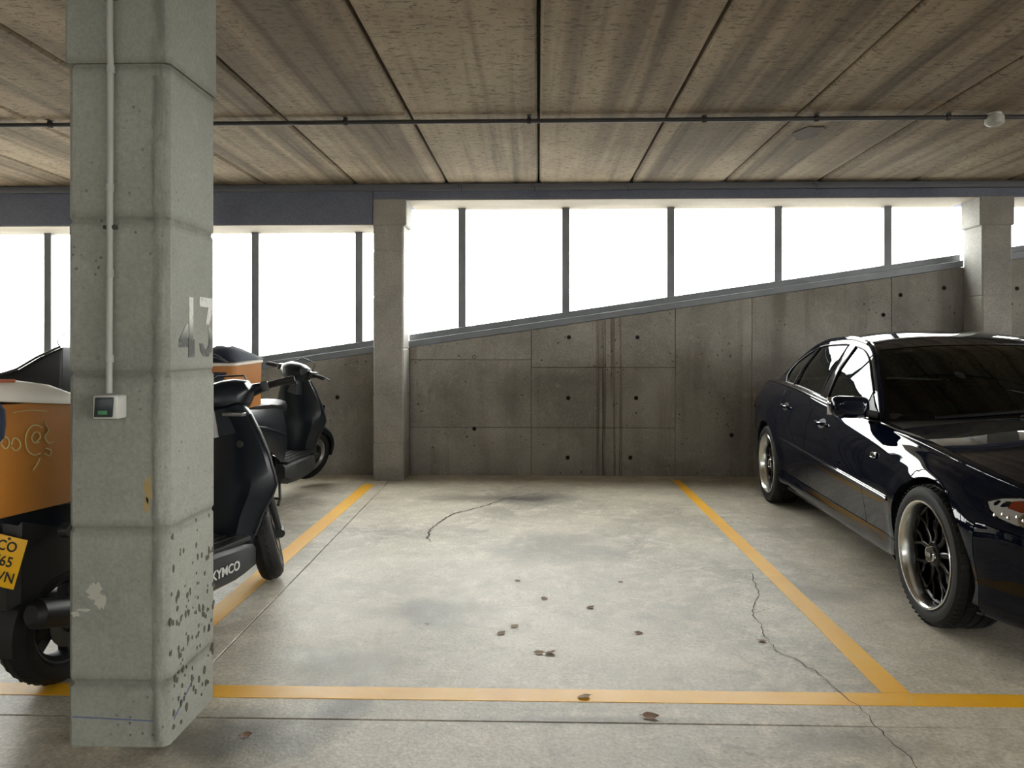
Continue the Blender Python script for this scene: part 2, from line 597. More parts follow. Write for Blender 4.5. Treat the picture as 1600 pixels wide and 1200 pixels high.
def fill2d(outline, holes=(), step=.06):
    """tessellate a 2-D region (with holes) with interior points, for mapping on curved surfaces"""
    def inside(p, poly):
        r = False
        j = len(poly) - 1
        for i in range(len(poly)):
            if (poly[i][1] > p[1]) != (poly[j][1] > p[1]) and p[0] < (poly[j][0] - poly[i][0]) * (p[1] - poly[i][1]) / (poly[j][1] - poly[i][1]) + poly[i][0]:
                r = not r
            j = i
        return r
    vs, es = [], []
    loops = [list(outline)] + [list(h) for h in holes]
    for lp in loops:
        o = len(vs)
        vs += [Vector(p) for p in lp]
        es += [(o + i, o + (i + 1) % len(lp)) for i in range(len(lp))]
    nb = len(vs)
    x0, x1 = min(p[0] for p in outline), max(p[0] for p in outline)
    z0, z1 = min(p[1] for p in outline), max(p[1] for p in outline)
    a = x0 + step * .5
    while a < x1:
        b = z0 + step * .5
        while b < z1:
            if inside((a, b), outline) and not any(inside((a, b), h) for h in holes) and min((v - Vector((a, b))).length for v in vs[:nb]) > step * .4:
                vs.append(Vector((a, b)))
            b += step
        a += step
    r = delaunay_2d_cdt(vs, es, [], 0, 1e-6)
    pts, tris = r[0], r[2]
    fs = []
    for t in tris:
        c = sum((pts[i] for i in t), Vector((0, 0))) / len(t)
        if inside(c, outline) and not any(inside(c, h) for h in holes):
            fs.append(tuple(t))
    return [tuple(p) for p in pts], fs

# ------------------------------------------------------------------ setting: floor
rng = random.Random(4)
XL, XR, YB, YF = -10.5, 9.5, -8.0, 7.40
HC = 2.74

floor = MB().box(XL, XR, YB, 7.6, -.20, -.022).build('floor', M['dark_void'], smooth=False)
tag(floor, 'grey power-floated concrete garage floor', kind='structure')

def slab(poly):
    m = MB().prism(poly, lambda a, b, d: (a, b, d), -.10, 0)
    o = m.build('slab', M['floor'], floor, bevel=.002, seg=1, smooth=False)
    return o
JY = 2.512
jx = lambda y: -1.266 + (y - 2.978) * (-1.364 + 1.266) / (6.471 - 2.978)
slab([(XL, YB), (XR, YB), (XR, JY - .003), (XL, JY - .003)])
slab([(jx(JY) + .003, JY + .003), (XR, JY + .003), (XR, 7.6), (jx(7.6) + .003, 7.6)])
slab([(XL, JY + .003), (jx(JY) - .003, JY + .003), (jx(7.6) - .003, 7.6), (XL, 7.6)])

def line(poly, label):
    o = MB().prism(poly, lambda a, b, d: (a, b, d), -.001, .0015).build('painted_line', M['paint'], floor, smooth=False)
    o['label'] = label
line([(-6.5, 2.655), (4.5, 2.66), (4.5, 2.757), (-6.5, 2.748)], 'yellow painted line across the front of the bays')
line([(1.216, 2.757), (1.315, 2.757), (1.314, 7.16), (1.238, 7.16)], 'yellow painted line between empty bay and car')
line([(-1.525, 2.748), (-1.42, 2.748), (-1.472, 6.88), (-1.575, 6.88)], 'yellow painted line between empty bay and scooters')

def ribbon(name, pts, w, label):
    P = []
    for i in range(len(pts) - 1):
        a, b = Vector(pts[i]), Vector(pts[i + 1])
        n = max(2, int((b - a).length / .03))
        for k in range(n):
            p = a.lerp(b, k / n)
            P.append(p + Vector((rng.uniform(-.008, .008), rng.uniform(-.008, .008))))
    P.append(Vector(pts[-1]))
    vs, fs = [], []
    for i, p in enumerate(P):
        t = (P[min(i + 1, len(P) - 1)] - P[max(i - 1, 0)]).normalized()
        nrm = Vector((-t.y, t.x))
        ww = w * rng.uniform(.35, 1.0) * min(1, i / 4 + .2, (len(P) - 1 - i) / 4 + .2)
        vs += [(p + nrm * ww).to_3d(), (p - nrm * ww).to_3d()]
    vs = [(v.x, v.y, .0022) for v in vs]
    fs = [(2 * i, 2 * i + 1, 2 * i + 3, 2 * i + 2) for i in range(len(P) - 1)]
    o = MB().add(vs, fs).build(name, M['crack'], floor, smooth=False)
    o['label'] = label
ribbon('crack', [(1.168, 4.278), (1.115, 3.99), (1.091, 3.835), (1.033, 3.718), (0.987, 3.574), (0.981, 3.457), (0.958, 3.281), (0.963, 3.123), (1.002, 3.048), (1.032, 2.976), (1.058, 2.862), (1.068, 2.767), (1.089, 2.655), (1.092, 2.513), (1.098, 2.393), (1.104, 2.284), (1.12, 1.9)], .0024, 'jagged crack crossing the front yellow line')
ribbon('crack', [(-0.679, 4.815), (-0.718, 4.945), (-0.731, 5.155), (-0.69, 5.446), (-0.615, 5.682), (-0.45, 5.893), (-0.269, 6.251), (-0.062, 6.422), (0.046, 6.54)], .007, 'crack running out of the dark oil mark')
ribbon('crack', [(1.12, 3.66), (1.033, 3.60), (0.985, 3.56)], .0025, 'short branch of the jagged crack')

# ------------------------------------------------------------------ setting: ceiling planks
ceiling = MB().box(XL, XR, YB, 7.62, HC + .06, HC + .22).build('ceiling', M['dark_void'], smooth=False)
tag(ceiling, 'ceiling of rough tan precast concrete planks', kind='structure')
PW = .845
k0 = int(math.floor(XL / PW))
for k in range(k0, int(XR / PW) + 1):
    x0, x1 = k * PW + .009, (k + 1) * PW - .009
    x0, x1 = max(x0, XL), min(x1, XR)
    dz = rng.uniform(-.003, .003)
    m = MB().prism([(x0, HC + .10), (x0, HC + .016 + dz), (x0 + .016, HC + dz), (x1 - .016, HC + dz), (x1, HC + .016 + dz), (x1, HC + .10)], lambda a, b, d: (a, d, b), YB, 7.30)
    m.build('plank', M['ceiling'], ceiling, smooth=False)

# ------------------------------------------------------------------ setting: back wall under the sloping ramp edge
wt = lambda x: min(2.55, max(.12, 1.232 + (x + 1.246) * .1448))
wall = MB().prism([(XL, -.1), (XR, -.1), (XR, wt(XR)), (7.85, wt(7.85)), (-8.92, wt(-8.92)), (XL, wt(XL))], lambda a, b, d: (a, d, b), 7.41, 7.62).build('wall_back', M['dark_void'], smooth=False)
tag(wall, 'grey board-marked concrete wall with a sloping top', kind='structure')
def panel(x0, x1, z0, z1=None, dy=0.0):
    g = .0016
    if z1 is None:
        poly = [(x0 + g, z0 + g), (x1 - g, z0 + g), (x1 - g, wt(x1) - .001), (x0 + g, wt(x0) - .001)]
    else:
        poly = [(x0 + g, z0 + g), (x1 - g, z0 + g), (x1 - g, z1 - g), (x0 + g, z1 - g)]
    MB().prism(poly, lambda a, b, d: (a, d, b), 7.39 + dy, 7.412).build('panel', M['wall'], wall, bevel=.003, seg=1, smooth=False)
xs = [-10.4, -9.2, -8.0, -6.8, -5.6, -4.4, -3.3, -2.25, -1.246]
for a, b in zip(xs[:-1], xs[1:]):
    panel(a, b, -.02)
panel(-1.246, -.071, -.02, .463)
panel(-1.246, -.071, .463, 1.115, .001)
panel(-1.246, -.071, 1.115, None, -.003)
for a, b in ((-.071, .616), (.616, 1.307)):
    panel(a, b, -.02, .463, rng.uniform(-.001, .002))
    panel(a, b, .463, 1.041, rng.uniform(-.001, .002))
    panel(a, b, 1.041, None, rng.uniform(-.001, .002))
for a, b in ((1.307, 2.036), (2.036, 3.35), (3.35, 4.6), (4.6, 5.8), (5.8, 7.0), (7.0, 8.2), (8.2, 9.4)):
    panel(a, b, -.02, None, rng.uniform(-.001, .001))
ties = [(.291, 1.331), (.947, 1.33), (.285, .747), (.934, .748), (-.62, 1.14), (-.62, .449), (.279, .175), (.879, .177), (1.842, .395), (3.434, 1.73), (3.272, 1.542), (3.841, 1.796), (4.52, 1.79), (-1.95, .75), (-2.8, .75)]
for x, z in ties:
    MB().lathe([(.020, 7.3885), (.018, 7.3868), (.014, 7.3868), (.010, 7.3885), (.003, 7.3885)], 12, 'y', (x, 0, z)).build('tie_hole', M['dark_void'], wall)

# ------------------------------------------------------------------ rear columns and beams
def seam_col(x0, x1, y0, y1, z1, seams, ch, wob=0.0, seed=1):
    """a cast column: chamfered arrises and a shallow groove at every pour joint"""
    r = random.Random(seed)
    zs_ = [-.03]
    for q in seams:
        zs_ += [q - .012, q - .004, q + .004, q + .012]
    zs_.append(z1)
    fine = []
    for a, b in zip(zs_[:-1], zs_[1:]):
        n = max(1, int((b - a) / .06)) if wob else 1
        fine += [a + (b - a) * i / n for i in range(n)]
    fine.append(z1)
    rings = []
    for z in fine:
        ins = .004 if any(abs(z - q) < .005 for q in seams) else 0
        k = sum(1 for q in seams if z > q)
        jog = ((k * 7) % 3 - 1) * .0013
        a0, a1, b0, b1 = x0 + ins + jog, x1 - ins + jog, y0 + ins, y1 - ins
        w = [r.uniform(-wob, wob) for _ in range(8)]
        rings.append([(a0 + ch + w[0], b0, z), (a1 - ch + w[1], b0, z), (a1, b0 + ch + w[2], z), (a1, b1 - ch, z), (a1 - ch, b1, z), (a0 + ch, b1, z), (a0, b1 - ch, z), (a0, b0 + ch, z)])
    return MB().loft(rings)

SE = [.195, .665, 1.143, 1.614, 2.09]
cl = seam_col(-1.532, -1.250, 7.07, 7.388, 2.36, [.35, .80, 1.22, 1.70, 2.13], .014).build('rear_column', M['rear_column'], smooth=False)
tag(cl, 'slim concrete column against the wall at the left end of the empty bay', 'column', kind='thing')
MB().box(-1.532, -1.222, 7.066, 7.39, 2.36, 2.61).build('column_head', M['rear_column'], cl, bevel=.01, seg=1, smooth=False)
cr = seam_col(4.017, 4.285, 7.07, 7.388, 2.34, [.35, .80, 1.22, 1.70], .014).build('rear_column', M['rear_column'], smooth=False)
tag(cr, 'slim concrete column against the wall behind the dark car', 'column', kind='thing')
MB().box(3.995, 4.305, 7.066, 7.39, 2.34, 2.61).build('column_head', M['rear_column'], cr, bevel=.01, seg=1, smooth=False)
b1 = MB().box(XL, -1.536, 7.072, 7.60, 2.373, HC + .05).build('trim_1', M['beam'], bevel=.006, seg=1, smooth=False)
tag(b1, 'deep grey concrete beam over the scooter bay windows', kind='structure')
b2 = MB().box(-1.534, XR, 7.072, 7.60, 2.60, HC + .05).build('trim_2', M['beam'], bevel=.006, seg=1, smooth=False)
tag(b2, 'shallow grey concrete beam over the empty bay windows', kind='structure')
for o, x0, x1, z in ((b1, XL, -1.54, 2.373), (b2, -1.22, 3.99, 2.60), (b2, 4.31, XR, 2.60)):
    s = MB().box(x0, x1, 7.078, 7.60, z - .006, z + .01).build('soffit', M['soffit'], o, bevel=.002, seg=1, smooth=False)

# ------------------------------------------------------------------ windows along the ramp
def window(name, x0, x1, ztop, mull, label):
    root = empty(name, ((x0 + x1) / 2, 7.52, wt((x0 + x1) / 2)))
    tag(root, label, kind='structure')
    ox, oy, oz = root.location
    def loc(m):
        m.m = Matrix.Translation((-ox, -oy, -oz))
        return m
    def slope(y0, y1, a, b, nm):
        loc(MB()).prism([(x0, wt(x0) + a), (x1, wt(x1) + a), (x1, wt(x1) + b), (x0, wt(x0) + b)], lambda p, q, d: (p, d, q), y0, y1).build(nm, M['frame'], root, bevel=.004, seg=1, smooth=False)
    slope(7.398, 7.60, .001, .066, 'sill_rail')
    slope(7.455, 7.585, .066, .128, 'frame_rail')
    ed = [x0] + [m for m in mull] + [x1]
    for q in mull:
        w = .036
        loc(MB()).prism([(q - w, wt(q - w) + .126), (q + w, wt(q + w) + .126), (q + w, ztop), (q - w, ztop)], lambda p, r, d: (p, d, r), 7.49, 7.56).build('mullion', M['frame'], root, bevel=.003, seg=1, smooth=False)
    for a, b in zip(ed[:-1], ed[1:]):
        a2, b2_ = a + (.032 if a != x0 else 0), b - (.032 if b != x1 else 0)
        loc(MB()).prism([(a2, wt(a2) + .12), (b2_, wt(b2_) + .12), (b2_, ztop), (a2, ztop)], lambda p, r, d: (p, d, r), 7.525, 7.537).build('pane', M['pane'], root, smooth=False)
window('window_1', -8.6, -1.52, 2.375, [-8.0, -6.95, -5.92, -4.875, -3.83, -2.793, -1.764], 'bright window band above the scooters')
window('window_2', -1.262, 4.03, 2.60, [-.749, .265, 1.283, 2.318, 3.363], 'bright window band above the empty bay')
window('window_3', 4.27, 7.8, 2.60, [4.92, 5.95, 6.98], 'bright window band beyond the column behind the car')

# unseen sides that close the garage: walls left and right, nearly full-height wall behind the camera
wl = MB().box(XL - .2, XL, YB, 7.6, -.1, HC + .2).build('wall_left', M['wall'], smooth=False)
tag(wl, 'grey concrete side wall', kind='structure')
wr = MB().box(XR, XR + .2, 2.6, 7.6, -.1, HC + .2).box(XR, XR + .2, YB, 2.6, -.1, .95).box(XR, XR + .2, YB, 2.6, 2.45, HC + .2).build('wall_right', M['wall'], smooth=False)  # unseen; the gap is added so daylight brightens the near column's side
tag(wr, 'unseen grey concrete side wall with a long open gap added to let daylight in', kind='structure')
wb = MB().box(XL, XR, YB - .2, YB, -.1, 2.45).build('wall_rear', M['wall'], smooth=False)  # unseen; raised to darken behind the camera, top slot admits a little light
tag(wb, 'unseen tall concrete wall with a top slot left open to admit light', kind='structure')

# ------------------------------------------------------------------ near column
colr = empty('concrete_column', (-1.292, 2.4925, 0))
tag(colr, 'broad square concrete column stencilled 43 standing in front of the scooters', 'column', kind='thing')
T0 = Matrix.Translation((1.292, -2.4925, 0))
def cmb():
    return MB(T0)
m = seam_col(-1.450, -1.134, 2.32, 2.665, 2.11, SE, .018, .0022, 8)
m.v = [tuple(T0 @ Vector(p)) for p in m.v]
m.build('shaft', M['column'], colr, smooth=False)
m = seam_col(-1.457, -1.127, 2.3165, 2.669, HC + .02, [], .012, .0015, 9)
m.v = [tuple(T0 @ Vector((p[0], p[1], max(p[2], 2.095)))) for p in m.v]
m.build('upper_lift', M['column'], colr, smooth=False)
# drip of laitance down the corner
r2 = random.Random(3)
rings = []
for i in range(60):
    z = .02 + i * .0345
    w1, w2 = .012 + r2.random() * .012, .004 + r2.random() * .006
    rings.append([(-1.165 - w1, 2.3205, z), (-1.160 - w1 * .5, 2.3205 - w2, z), (-1.150, 2.323 - w2 * .6, z), (-1.146, 2.33, z)])
cmb().loft(rings).build('laitance_drip', M['column'], colr, smooth=True, angle=60)['label'] = 'rough drip of mortar down the corner'
# stencilled 43 on the side face, stroke by stroke
def face_plate(polys, name, mat, x=-1.1335, label=None):
    mb = cmb()
    for p in polys:
        mb.prism(p, lambda a, b, d: (d, a, b), x - .003, x)
    o = mb.build(name, mat, colr, smooth=False)
    if label: o['label'] = label
    return o
four = [[(2.462, 1.388), (2.492, 1.388), (2.492, 1.252), (2.502, 1.252), (2.502, 1.192), (2.458, 1.192), (2.458, 1.252), (2.464, 1.262)],
        [(2.444, 1.30), (2.454, 1.30), (2.454, 1.225), (2.394, 1.225), (2.394, 1.25)]]
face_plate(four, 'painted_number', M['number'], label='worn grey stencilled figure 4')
three = [[(2.54, 1.394), (2.645, 1.394), (2.645, 1.358), (2.612, 1.303), (2.586, 1.303), (2.608, 1.362), (2.54, 1.362)],
         [(2.605, 1.295), (2.632, 1.283), (2.645, 1.25), (2.636, 1.212), (2.606, 1.193), (2.57, 1.195), (2.548, 1.212), (2.54, 1.238), (2.566, 1.238), (2.576, 1.222), (2.597, 1.218), (2.612, 1.235), (2.614, 1.262)]]
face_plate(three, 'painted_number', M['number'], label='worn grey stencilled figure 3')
# blue setting-out line and pale smears near the foot
MB(T0).prism([(-1.43, .088), (-1.16, .078), (-1.16, .081), (-1.43, .092)], lambda a, b, d: (a, d, b), 2.3185, 2.3215).build('chalk_line', M['blue_chalk'], colr, smooth=False)
face_plate([[(2.36, .066), (2.50, .135), (2.50, .139), (2.36, .070)]], 'chalk_line', M['blue_chalk'])
def blob(cx, cz, rx, rz, seed, spikes=18):
    r = random.Random(seed)
    return [(cx + rx * math.cos(q) * (.55 + .6 * r.random()), cz + rz * math.sin(q) * (.55 + .6 * r.random())) for q in (2 * math.pi * k / spikes for k in range(spikes))]
for (cx, cz, rx, rz, sd, mt) in ((-1.362, .475, .026, .035, 1, 'pale_stain'), (-1.345, .445, .02, .025, 5, 'pale_stain'), (-1.422, .405, .014, .010, 2, 'pale_stain'), (-1.395, .418, .025, .005, 3, 'pale_stain'), (-1.195, .79, .014, .05, 4, 'rust_stain'), (-1.20, .74, .010, .03, 9, 'rust_stain')):
    MB(T0).prism(blob(cx, cz, rx, rz, sd), lambda a, b, d: (a, d, b), 2.3188, 2.3215).build('smear', M[mt], colr, smooth=False)
# chips and blow holes low on the side face
r3 = random.Random(12)
chips = []
for i in range(120):
    y = r3.uniform(2.335, 2.655)
    z = abs(r3.gauss(.26, .16)) + .02 + (y - 2.33) * .15
    s = r3.uniform(.003, .010)
    chips.append([(y + s * (.7 + .5 * r3.random()) * math.cos(q), z + s * 1.5 * (.6 + .6 * r3.random()) * math.sin(q)) for q in (2 * math.pi * k / 7 for k in range(7))])
face_plate(chips, 'blow_holes', simple('blow_hole_shadowed_grit', '#514f46', .95), x=-1.1332)['kind'] = 'stuff'

# conduit and switch on the near column
pp = empty('conduit_pipe', (-1.306, 2.301, 1.09))
tag(pp, 'pale grey plastic conduit running down the front of the column stencilled 43', 'pipe')
MB().tube([(0, 0, -.005), (.002, 0, .5), (.004, 0, 1.0), (.006, -.008, 1.06), (.006, -.008, 1.66)], .0095, 12).build('tube', M['conduit'], pp)
for z in (.10, .36, .62, .98, 1.30):
    MB().lathe([(.0105, -.012), (.0118, -.010), (.0118, .010), (.0105, .012)], 12, 'z', (.002 if z < .9 else .005, 0 if z < 1.03 else -.008, z)).build('coupling', M['conduit'], pp)
for z in (.5, 1.2):
    MB().box(-.018, .022, -.004, .012, z - .006, z + .006).build('clip', M['clip'], pp, bevel=.002)
sw = empty('light_switch', (-1.300, 2.32, 1.045))
tag(sw, 'surface-mounted grey switch box at the lower end of the column conduit', 'switch')
MB().box(-.036, .040, -.056, -.001, -.036, .036).build('housing', M['white_plastic'], sw, bevel=.006, seg=3)
MB().prism([(-.030, -.030), (.026, -.030), (.030, .030), (-.026, .030)], lambda a, b, d: (a, d, b), -.062, -.055).build('rocker', M['switch_dark'], sw, bevel=.003, seg=2)
MB().box(-.016, .012, -.0635, -.060, -.022, -.010).build('indicator', M['green'], sw, bevel=.001)['label'] = 'small green indicator window'

# ------------------------------------------------------------------ ceiling services
o = MB().prism([(1.808, 5.529), (1.785, 5.46), (1.814, 5.384), (1.83, 5.33), (1.848, 5.293), (1.89, 5.315), (1.949, 5.311), (1.975, 5.36), (1.958, 5.42), (1.985, 5.50), (1.972, 5.583), (1.93, 5.60), (1.912, 5.65), (1.865, 5.631), (1.84, 5.56)], lambda a, b, d: (a, b, d), HC - .0045, HC).build('damp_patch', M['damp'], ceiling, smooth=False)
o['label'] = 'dark irregular patch on a ceiling plank'
cp = empty('ceiling_conduit', (0, 5.03, HC - .028))
tag(cp, 'dark steel conduit clipped across the ceiling planks', 'pipe')
MB().tube([(-9, 0, 0), (-4, 0, 0), (0, 0, 0), (4, 0, 0), (9, 0, 0)], .0145, 10).build('tube', M['conduit_dark'], cp)
for x in (-5.6, -4.45, -3.255, -2.25, -1.272, -.062, 1.077, 1.799, 2.642, 3.8):
    mb = MB()
    mb.lathe([(.019, -.014), (.0205, -.012), (.0205, .012), (.019, .014)], 12, 'x', (x, 0, 0))
    mb.box(x - .012, x + .012, -.012, .012, .012, .030)
    mb.box(x - .014, x + .014, -.034, .034, .026, .030)
    mb.build('clip', M['clip'], cp)
du = empty('beam_duct', (0, 7.045, 2.705))
tag(du, 'grey cable duct running along the top of the long beam', 'pipe')
MB().box(-9, 9, -.022, .024, -.030, .028).build('duct', M['duct'], du, bevel=.010, seg=3)
for x in (-.72, -.05, .80, 2.5):
    MB().tube([(x - .012, -.03, .028), (x - .016, -.034, -.01), (x, -.036, .026), (x + .016, -.034, -.012), (x + .014, -.03, -.05)], .0022, 5).build('wire_tie', M['cable'], du)
lf = empty('ceiling_spot', (2.935, 5.03, HC))
tag(lf, 'small round grey ceiling spot lamp on the ceiling conduit', 'lamp')
MB().lathe([(.002, 0), (.040, 0), (.043, -.004), (.043, -.018), (.052, -.022), (.056, -.030), (.056, -.066), (.050, -.074), (.046, -.076), (.003, -.076)], 28, 'z').build('body', M['white_plastic'], lf)
MB().lathe([(.044, -.0775), (.036, -.083), (.018, -.087), (.002, -.088)], 24, 'z').build('lens', M['white_plastic'], lf)

M['tube_glow'] = simple('lit_fluorescent_tube', '#f4fff4', .4)
_b = M['tube_glow'].node_tree.nodes['Principled BSDF']
_b.inputs['Emission Color'].default_value = (.93, 1, .93, 1)
_b.inputs['Emission Strength'].default_value = TUBE_LIGHT
for x, wh in ((-5.6, 'leftmost'), (-.1, 'middle'), (5.4, 'rightmost')):
    bt = empty('batten_lamp', (x, -1.0, HC))
    tag(bt, 'white fluorescent batten lamp over the driving lane, %s of its row' % wh, 'lamp', 'batten lamps over the driving lane')
    MB().box(-.64, .64, -.05, .05, -.06, .0).build('housing', M['white_plastic'], bt, bevel=.01)
    MB().tube([(-.60, 0, -.082), (.60, 0, -.082)], .018, 12).build('tube', M['tube_glow'], bt)
    for e in (-.61, .61):
        MB().box(e - .015, e + .015, -.022, .022, -.105, -.055).build('tube_holder', M['white_plastic'], bt, bevel=.004)

# ------------------------------------------------------------------ fallen leaves
def leaf_mesh(L, W, curl, seed):
    r = random.Random(seed)
    vs, fs = [], []
    n = 8
    for i in range(n + 1):
        t = i / n
        w = W * math.sin(math.pi * t ** .8) ** .9 * (.85 + .3 * r.random()) if 0 < i < n else .0004
        x = (t - .5) * L
        zc = curl * (2 * t - 1) ** 2 + .001
        vs += [(x, -w, zc + curl * .9 * (.4 + r.random())), (x, 0, zc), (x, w, zc + curl * 1.1 * (.4 + r.random()))]
    for i in range(n):
        for k in (0, 1):
            fs.append((3 * i + k, 3 * i + k + 1, 3 * i + k + 4, 3 * i + k + 3))
    mb = MB().add(vs, fs)
    mb.tube([(-L * .5, 0, curl + .001), (-L * .68, .002, curl * 1.3 + .001)], .0006, 4)
    return mb
LEAVES = [
    (.158, 2.692, .042, 'leaf2', 'dry brown leaf lying on the front yellow line'),
    (.371, 2.553, .050, 'leaf', 'curled brown leaf just in front of the yellow line, before the floor joint'),
    (.004, 3.077, .040, 'leaf2', 'pale dry leaf touching a larger leaf in the middle of the empty bay'),
    (.046, 3.078, .044, 'leaf', 'larger of the two dry leaves that touch in the empty bay'),
    (-.106, 3.372, .034, 'leaf2', 'small tan leaf behind the pair of touching leaves'),
    (.029, 3.747, .032, 'leaf', 'small reddish leaf farther back above the pair of touching leaves'),
    (.242, 3.623, .036, 'leaf', 'pinkish brown leaf with a pale upper side, alone in the bay'),
    (.429, 4.025, .024, 'leaf', 'tiny dark leaf farthest toward the wall on the car side of the bay'),
    (.429, 3.303, .034, 'leaf', 'dark upturned leaf casting a small shadow near the middle of the bay'),
    (.93, 3.231, .034, 'leaf', 'brown leaf lying beside the jagged floor crack'),
    (-.491, 3.384, .018, 'leaf', 'black scrap of leaf in the middle of the dirty patch'),
    (-.92, 2.395, .032, 'leaf', 'small brown leaf at the foot of the column stencilled 43'),
    (-.113, 4.043, .030, 'leaf2', 'faint tan leaf scrap near the back half of the empty bay'),
    (-.16, 3.285, .036, 'leaf2', 'pale flat leaf scrap beside the small tan leaf'),
]
for i, (x, y, s, mt, lb) in enumerate(LEAVES):
    o = leaf_mesh(s * 1.1, s * .42, s * .05, i).build('dry_leaf', M[mt], angle=80)
    o.rotation_euler = (rng.uniform(.02, .16), rng.uniform(-.08, .08), rng.uniform(-.7, .7) + (math.pi if i % 3 == 0 else 0))
    zr = o.rotation_euler.to_matrix()
    o.location = (x, y, .0025 - min((zr @ v.co).z for v in o.data.vertices))
    tag(o, lb, 'leaf', 'fallen leaves on the floor')
# ------------------------------------------------------------------ the dark saloon car
# local axes: front toward -y, visible flank toward -x
AF, AR, AZ, ARCH = -1.3625, 1.3625, .308, .338
cW = pchip([(-2.06, .50), (-2.02, .62), (-1.95, .71), (-1.85, .775), (-1.7, .825), (-1.5, .85), (-1.2, .862), (0, .866), (1.3, .866), (1.7, .85), (2.0, .81), (2.2, .745), (2.32, .66), (2.36, .56)])
cZb = pchip([(-2.06, .26), (-2.0, .17), (-1.8, .15), (-1.3, .165), (0, .175), (1.3, .20), (2.0, .23), (2.36, .34)])
cZs = pchip([(-2.06, .545), (-2.0, .60), (-1.85, .655), (-1.6, .705), (-1.36, .742), (-1.0, .785), (-.6, .82), (0, .848), (1.0, .928), (1.6, .948), (2.1, .93), (2.3, .885), (2.36, .73)])
cWs = pchip([(-2.06, .44), (-2.0, .55), (-1.85, .66), (-1.6, .725), (-1.36, .752), (-1.0, .762), (-.6, .765), (0, .775), (1.0, .775), (1.6, .745), (2.1, .68), (2.3, .60), (2.36, .5)])
cZt = pchip([(-2.06, .565), (-2.0, .64), (-1.85, .705), (-1.6, .765), (-1.36, .805), (-1.0, .85), (-.8, .872), (-.6, .875), (0, .88), (1.6, .975), (2.1, .96), (2.3, .91), (2.36, .75)])
cZc = lambda y: .478 + .041 * (y + .92)
SPAN = 4
def section(y):
    W, zb, zs, Ws, zt, zc = cW(y), cZb(y), cZs(y), cWs(y), cZt(y), cZc(y)
    z3 = zb + .12
    z4 = z3 + (zc - z3) * .5
    z5, z6 = zc + (zs - zc) * .38, zc + (zs - zc) * .72
    pts = [(.80 * W, zb), (.93 * W, zb + .006), (.968 * W, zb + .045), (.966 * W, z3), (.984 * W, z4), (W, zc), (.995 * W, z5), (Ws + .62 * (.995 * W - Ws), z6), (Ws + .20 * (.995 * W - Ws), zs - .030), (Ws, zs - .004), (Ws - .035, zs + .012), (.60 * Ws, zs + .62 * (zt - zs)), (.30 * Ws, zs + .92 * (zt - zs)), (0, zt)]
    out = catmull([(a, 0, b) for a, b in pts], SPAN)
    res = []
    for p in out:
        x, z = p.x, p.z
        for ay in (AF, AR):
            d = math.hypot(y - ay, z - AZ)
            if z < zs - .03:
                x += .016 * math.exp(-((d - ARCH - .01) / .07) ** 2)
        res.append((max(x, 0), z))
    res[-1] = (0, res[-1][1])
    return res
NJ = 13 * SPAN + 1
J_SILL, J_CR, J_SH, J_HOOD = 3 * SPAN, 5 * SPAN, 9 * SPAN, 10 * SPAN
_cuts = [-2.06, -2.04, -2.02, -2.0, -1.97, -1.72, -.84, -.64, .36, 1.08, 1.62, 2.2, 2.28, 2.32, 2.36]
YS = []
for a, b in zip(_cuts[:-1], _cuts[1:]):
    n = max(1, int(round((b - a) / .032)))
    YS += [a + (b - a) * i / n for i in range(n)]
YS.append(2.36)
SEC = [section(y) for y in YS]
def side_x(y, z):
    s = section(y)
    for (x0, z0), (x1, z1) in zip(s[2 * SPAN:], s[2 * SPAN + 1:J_HOOD]):
        if z0 <= z <= z1 and z1 > z0:
            return x0 + (x1 - x0) * (z - z0) / (z1 - z0)
    return s[J_SH][0]
def arch_of(y, z):
    for ay in (AF, AR):
        if math.hypot(y - ay, z - AZ) < ARCH:
            return ay
    return None

car = empty('car', (2.624, 4.785, 0), R(-2.3))
tag(car, 'dark navy four-door saloon car with deep-dish black-spoked wheels parked nose out', 'car')

def classify(i, j):
    """panel of grid cell between station i,i+1 and profile row j,j+1"""
    y = (YS[i] + YS[i + 1]) / 2
    z = sum(SEC[a][b][1] for a in (i, i + 1) for b in (j, j + 1)) / 4
    if j < 10 * SPAN and arch_of(y, z) is not None:
        return None
    if j < SPAN and (abs(y - AF) < ARCH or abs(y - AR) < ARCH):
        return None
    if j >= J_HOOD:
        if y < -.84: return 'bonnet'
        if y < -.64: return 'scuttle'
        if y < 1.62: return None
        return 'boot_lid'
    if j >= J_SH and -.64 < y < 1.62:
        return 'belt_edge'
    if y < -1.72 and j < J_CR + SPAN: return 'front_bumper'
    if y > 1.75 and j < J_CR + SPAN: return 'rear_bumper'
    if j < J_SILL and AF < y < AR: return 'side_skirt'
    if y < -.64: return 'front_wing'
    if y < .36: return 'front_door'
    if y < 1.08: return 'rear_door'
    return 'rear_wing'
cells = {}
for i in range(len(YS) - 1):
    for j in range(NJ - 1):
        c = classify(i, j)
        if c: cells.setdefault(c, []).append((i, j))
alive = {(i, j) for v in cells.values() for i, j in v}
def point(i, j, sgn):
    x, z = SEC[i][j]
    y = YS[i]
    if j < 10 * SPAN:
        touching = [(i - a, j - b) for a in (0, 1) for b in (0, 1)]
        gone = [(p, q) for p, q in touching if 0 <= p < len(YS) - 1 and 0 <= q < NJ - 1 and (p, q) not in alive]
        if gone:
            for ay in (AF, AR):
                d = math.hypot(y - ay, z - AZ)
                if abs(d - ARCH) < .06 and z > SEC[i][SPAN][1] + .004:
                    y2 = ay + (y - ay) * ARCH / d
                    z2 = AZ + (z - AZ) * ARCH / d
                    return (-sgn * side_x(y2, z2), y2, z2)
    return (-sgn * x, y, z)
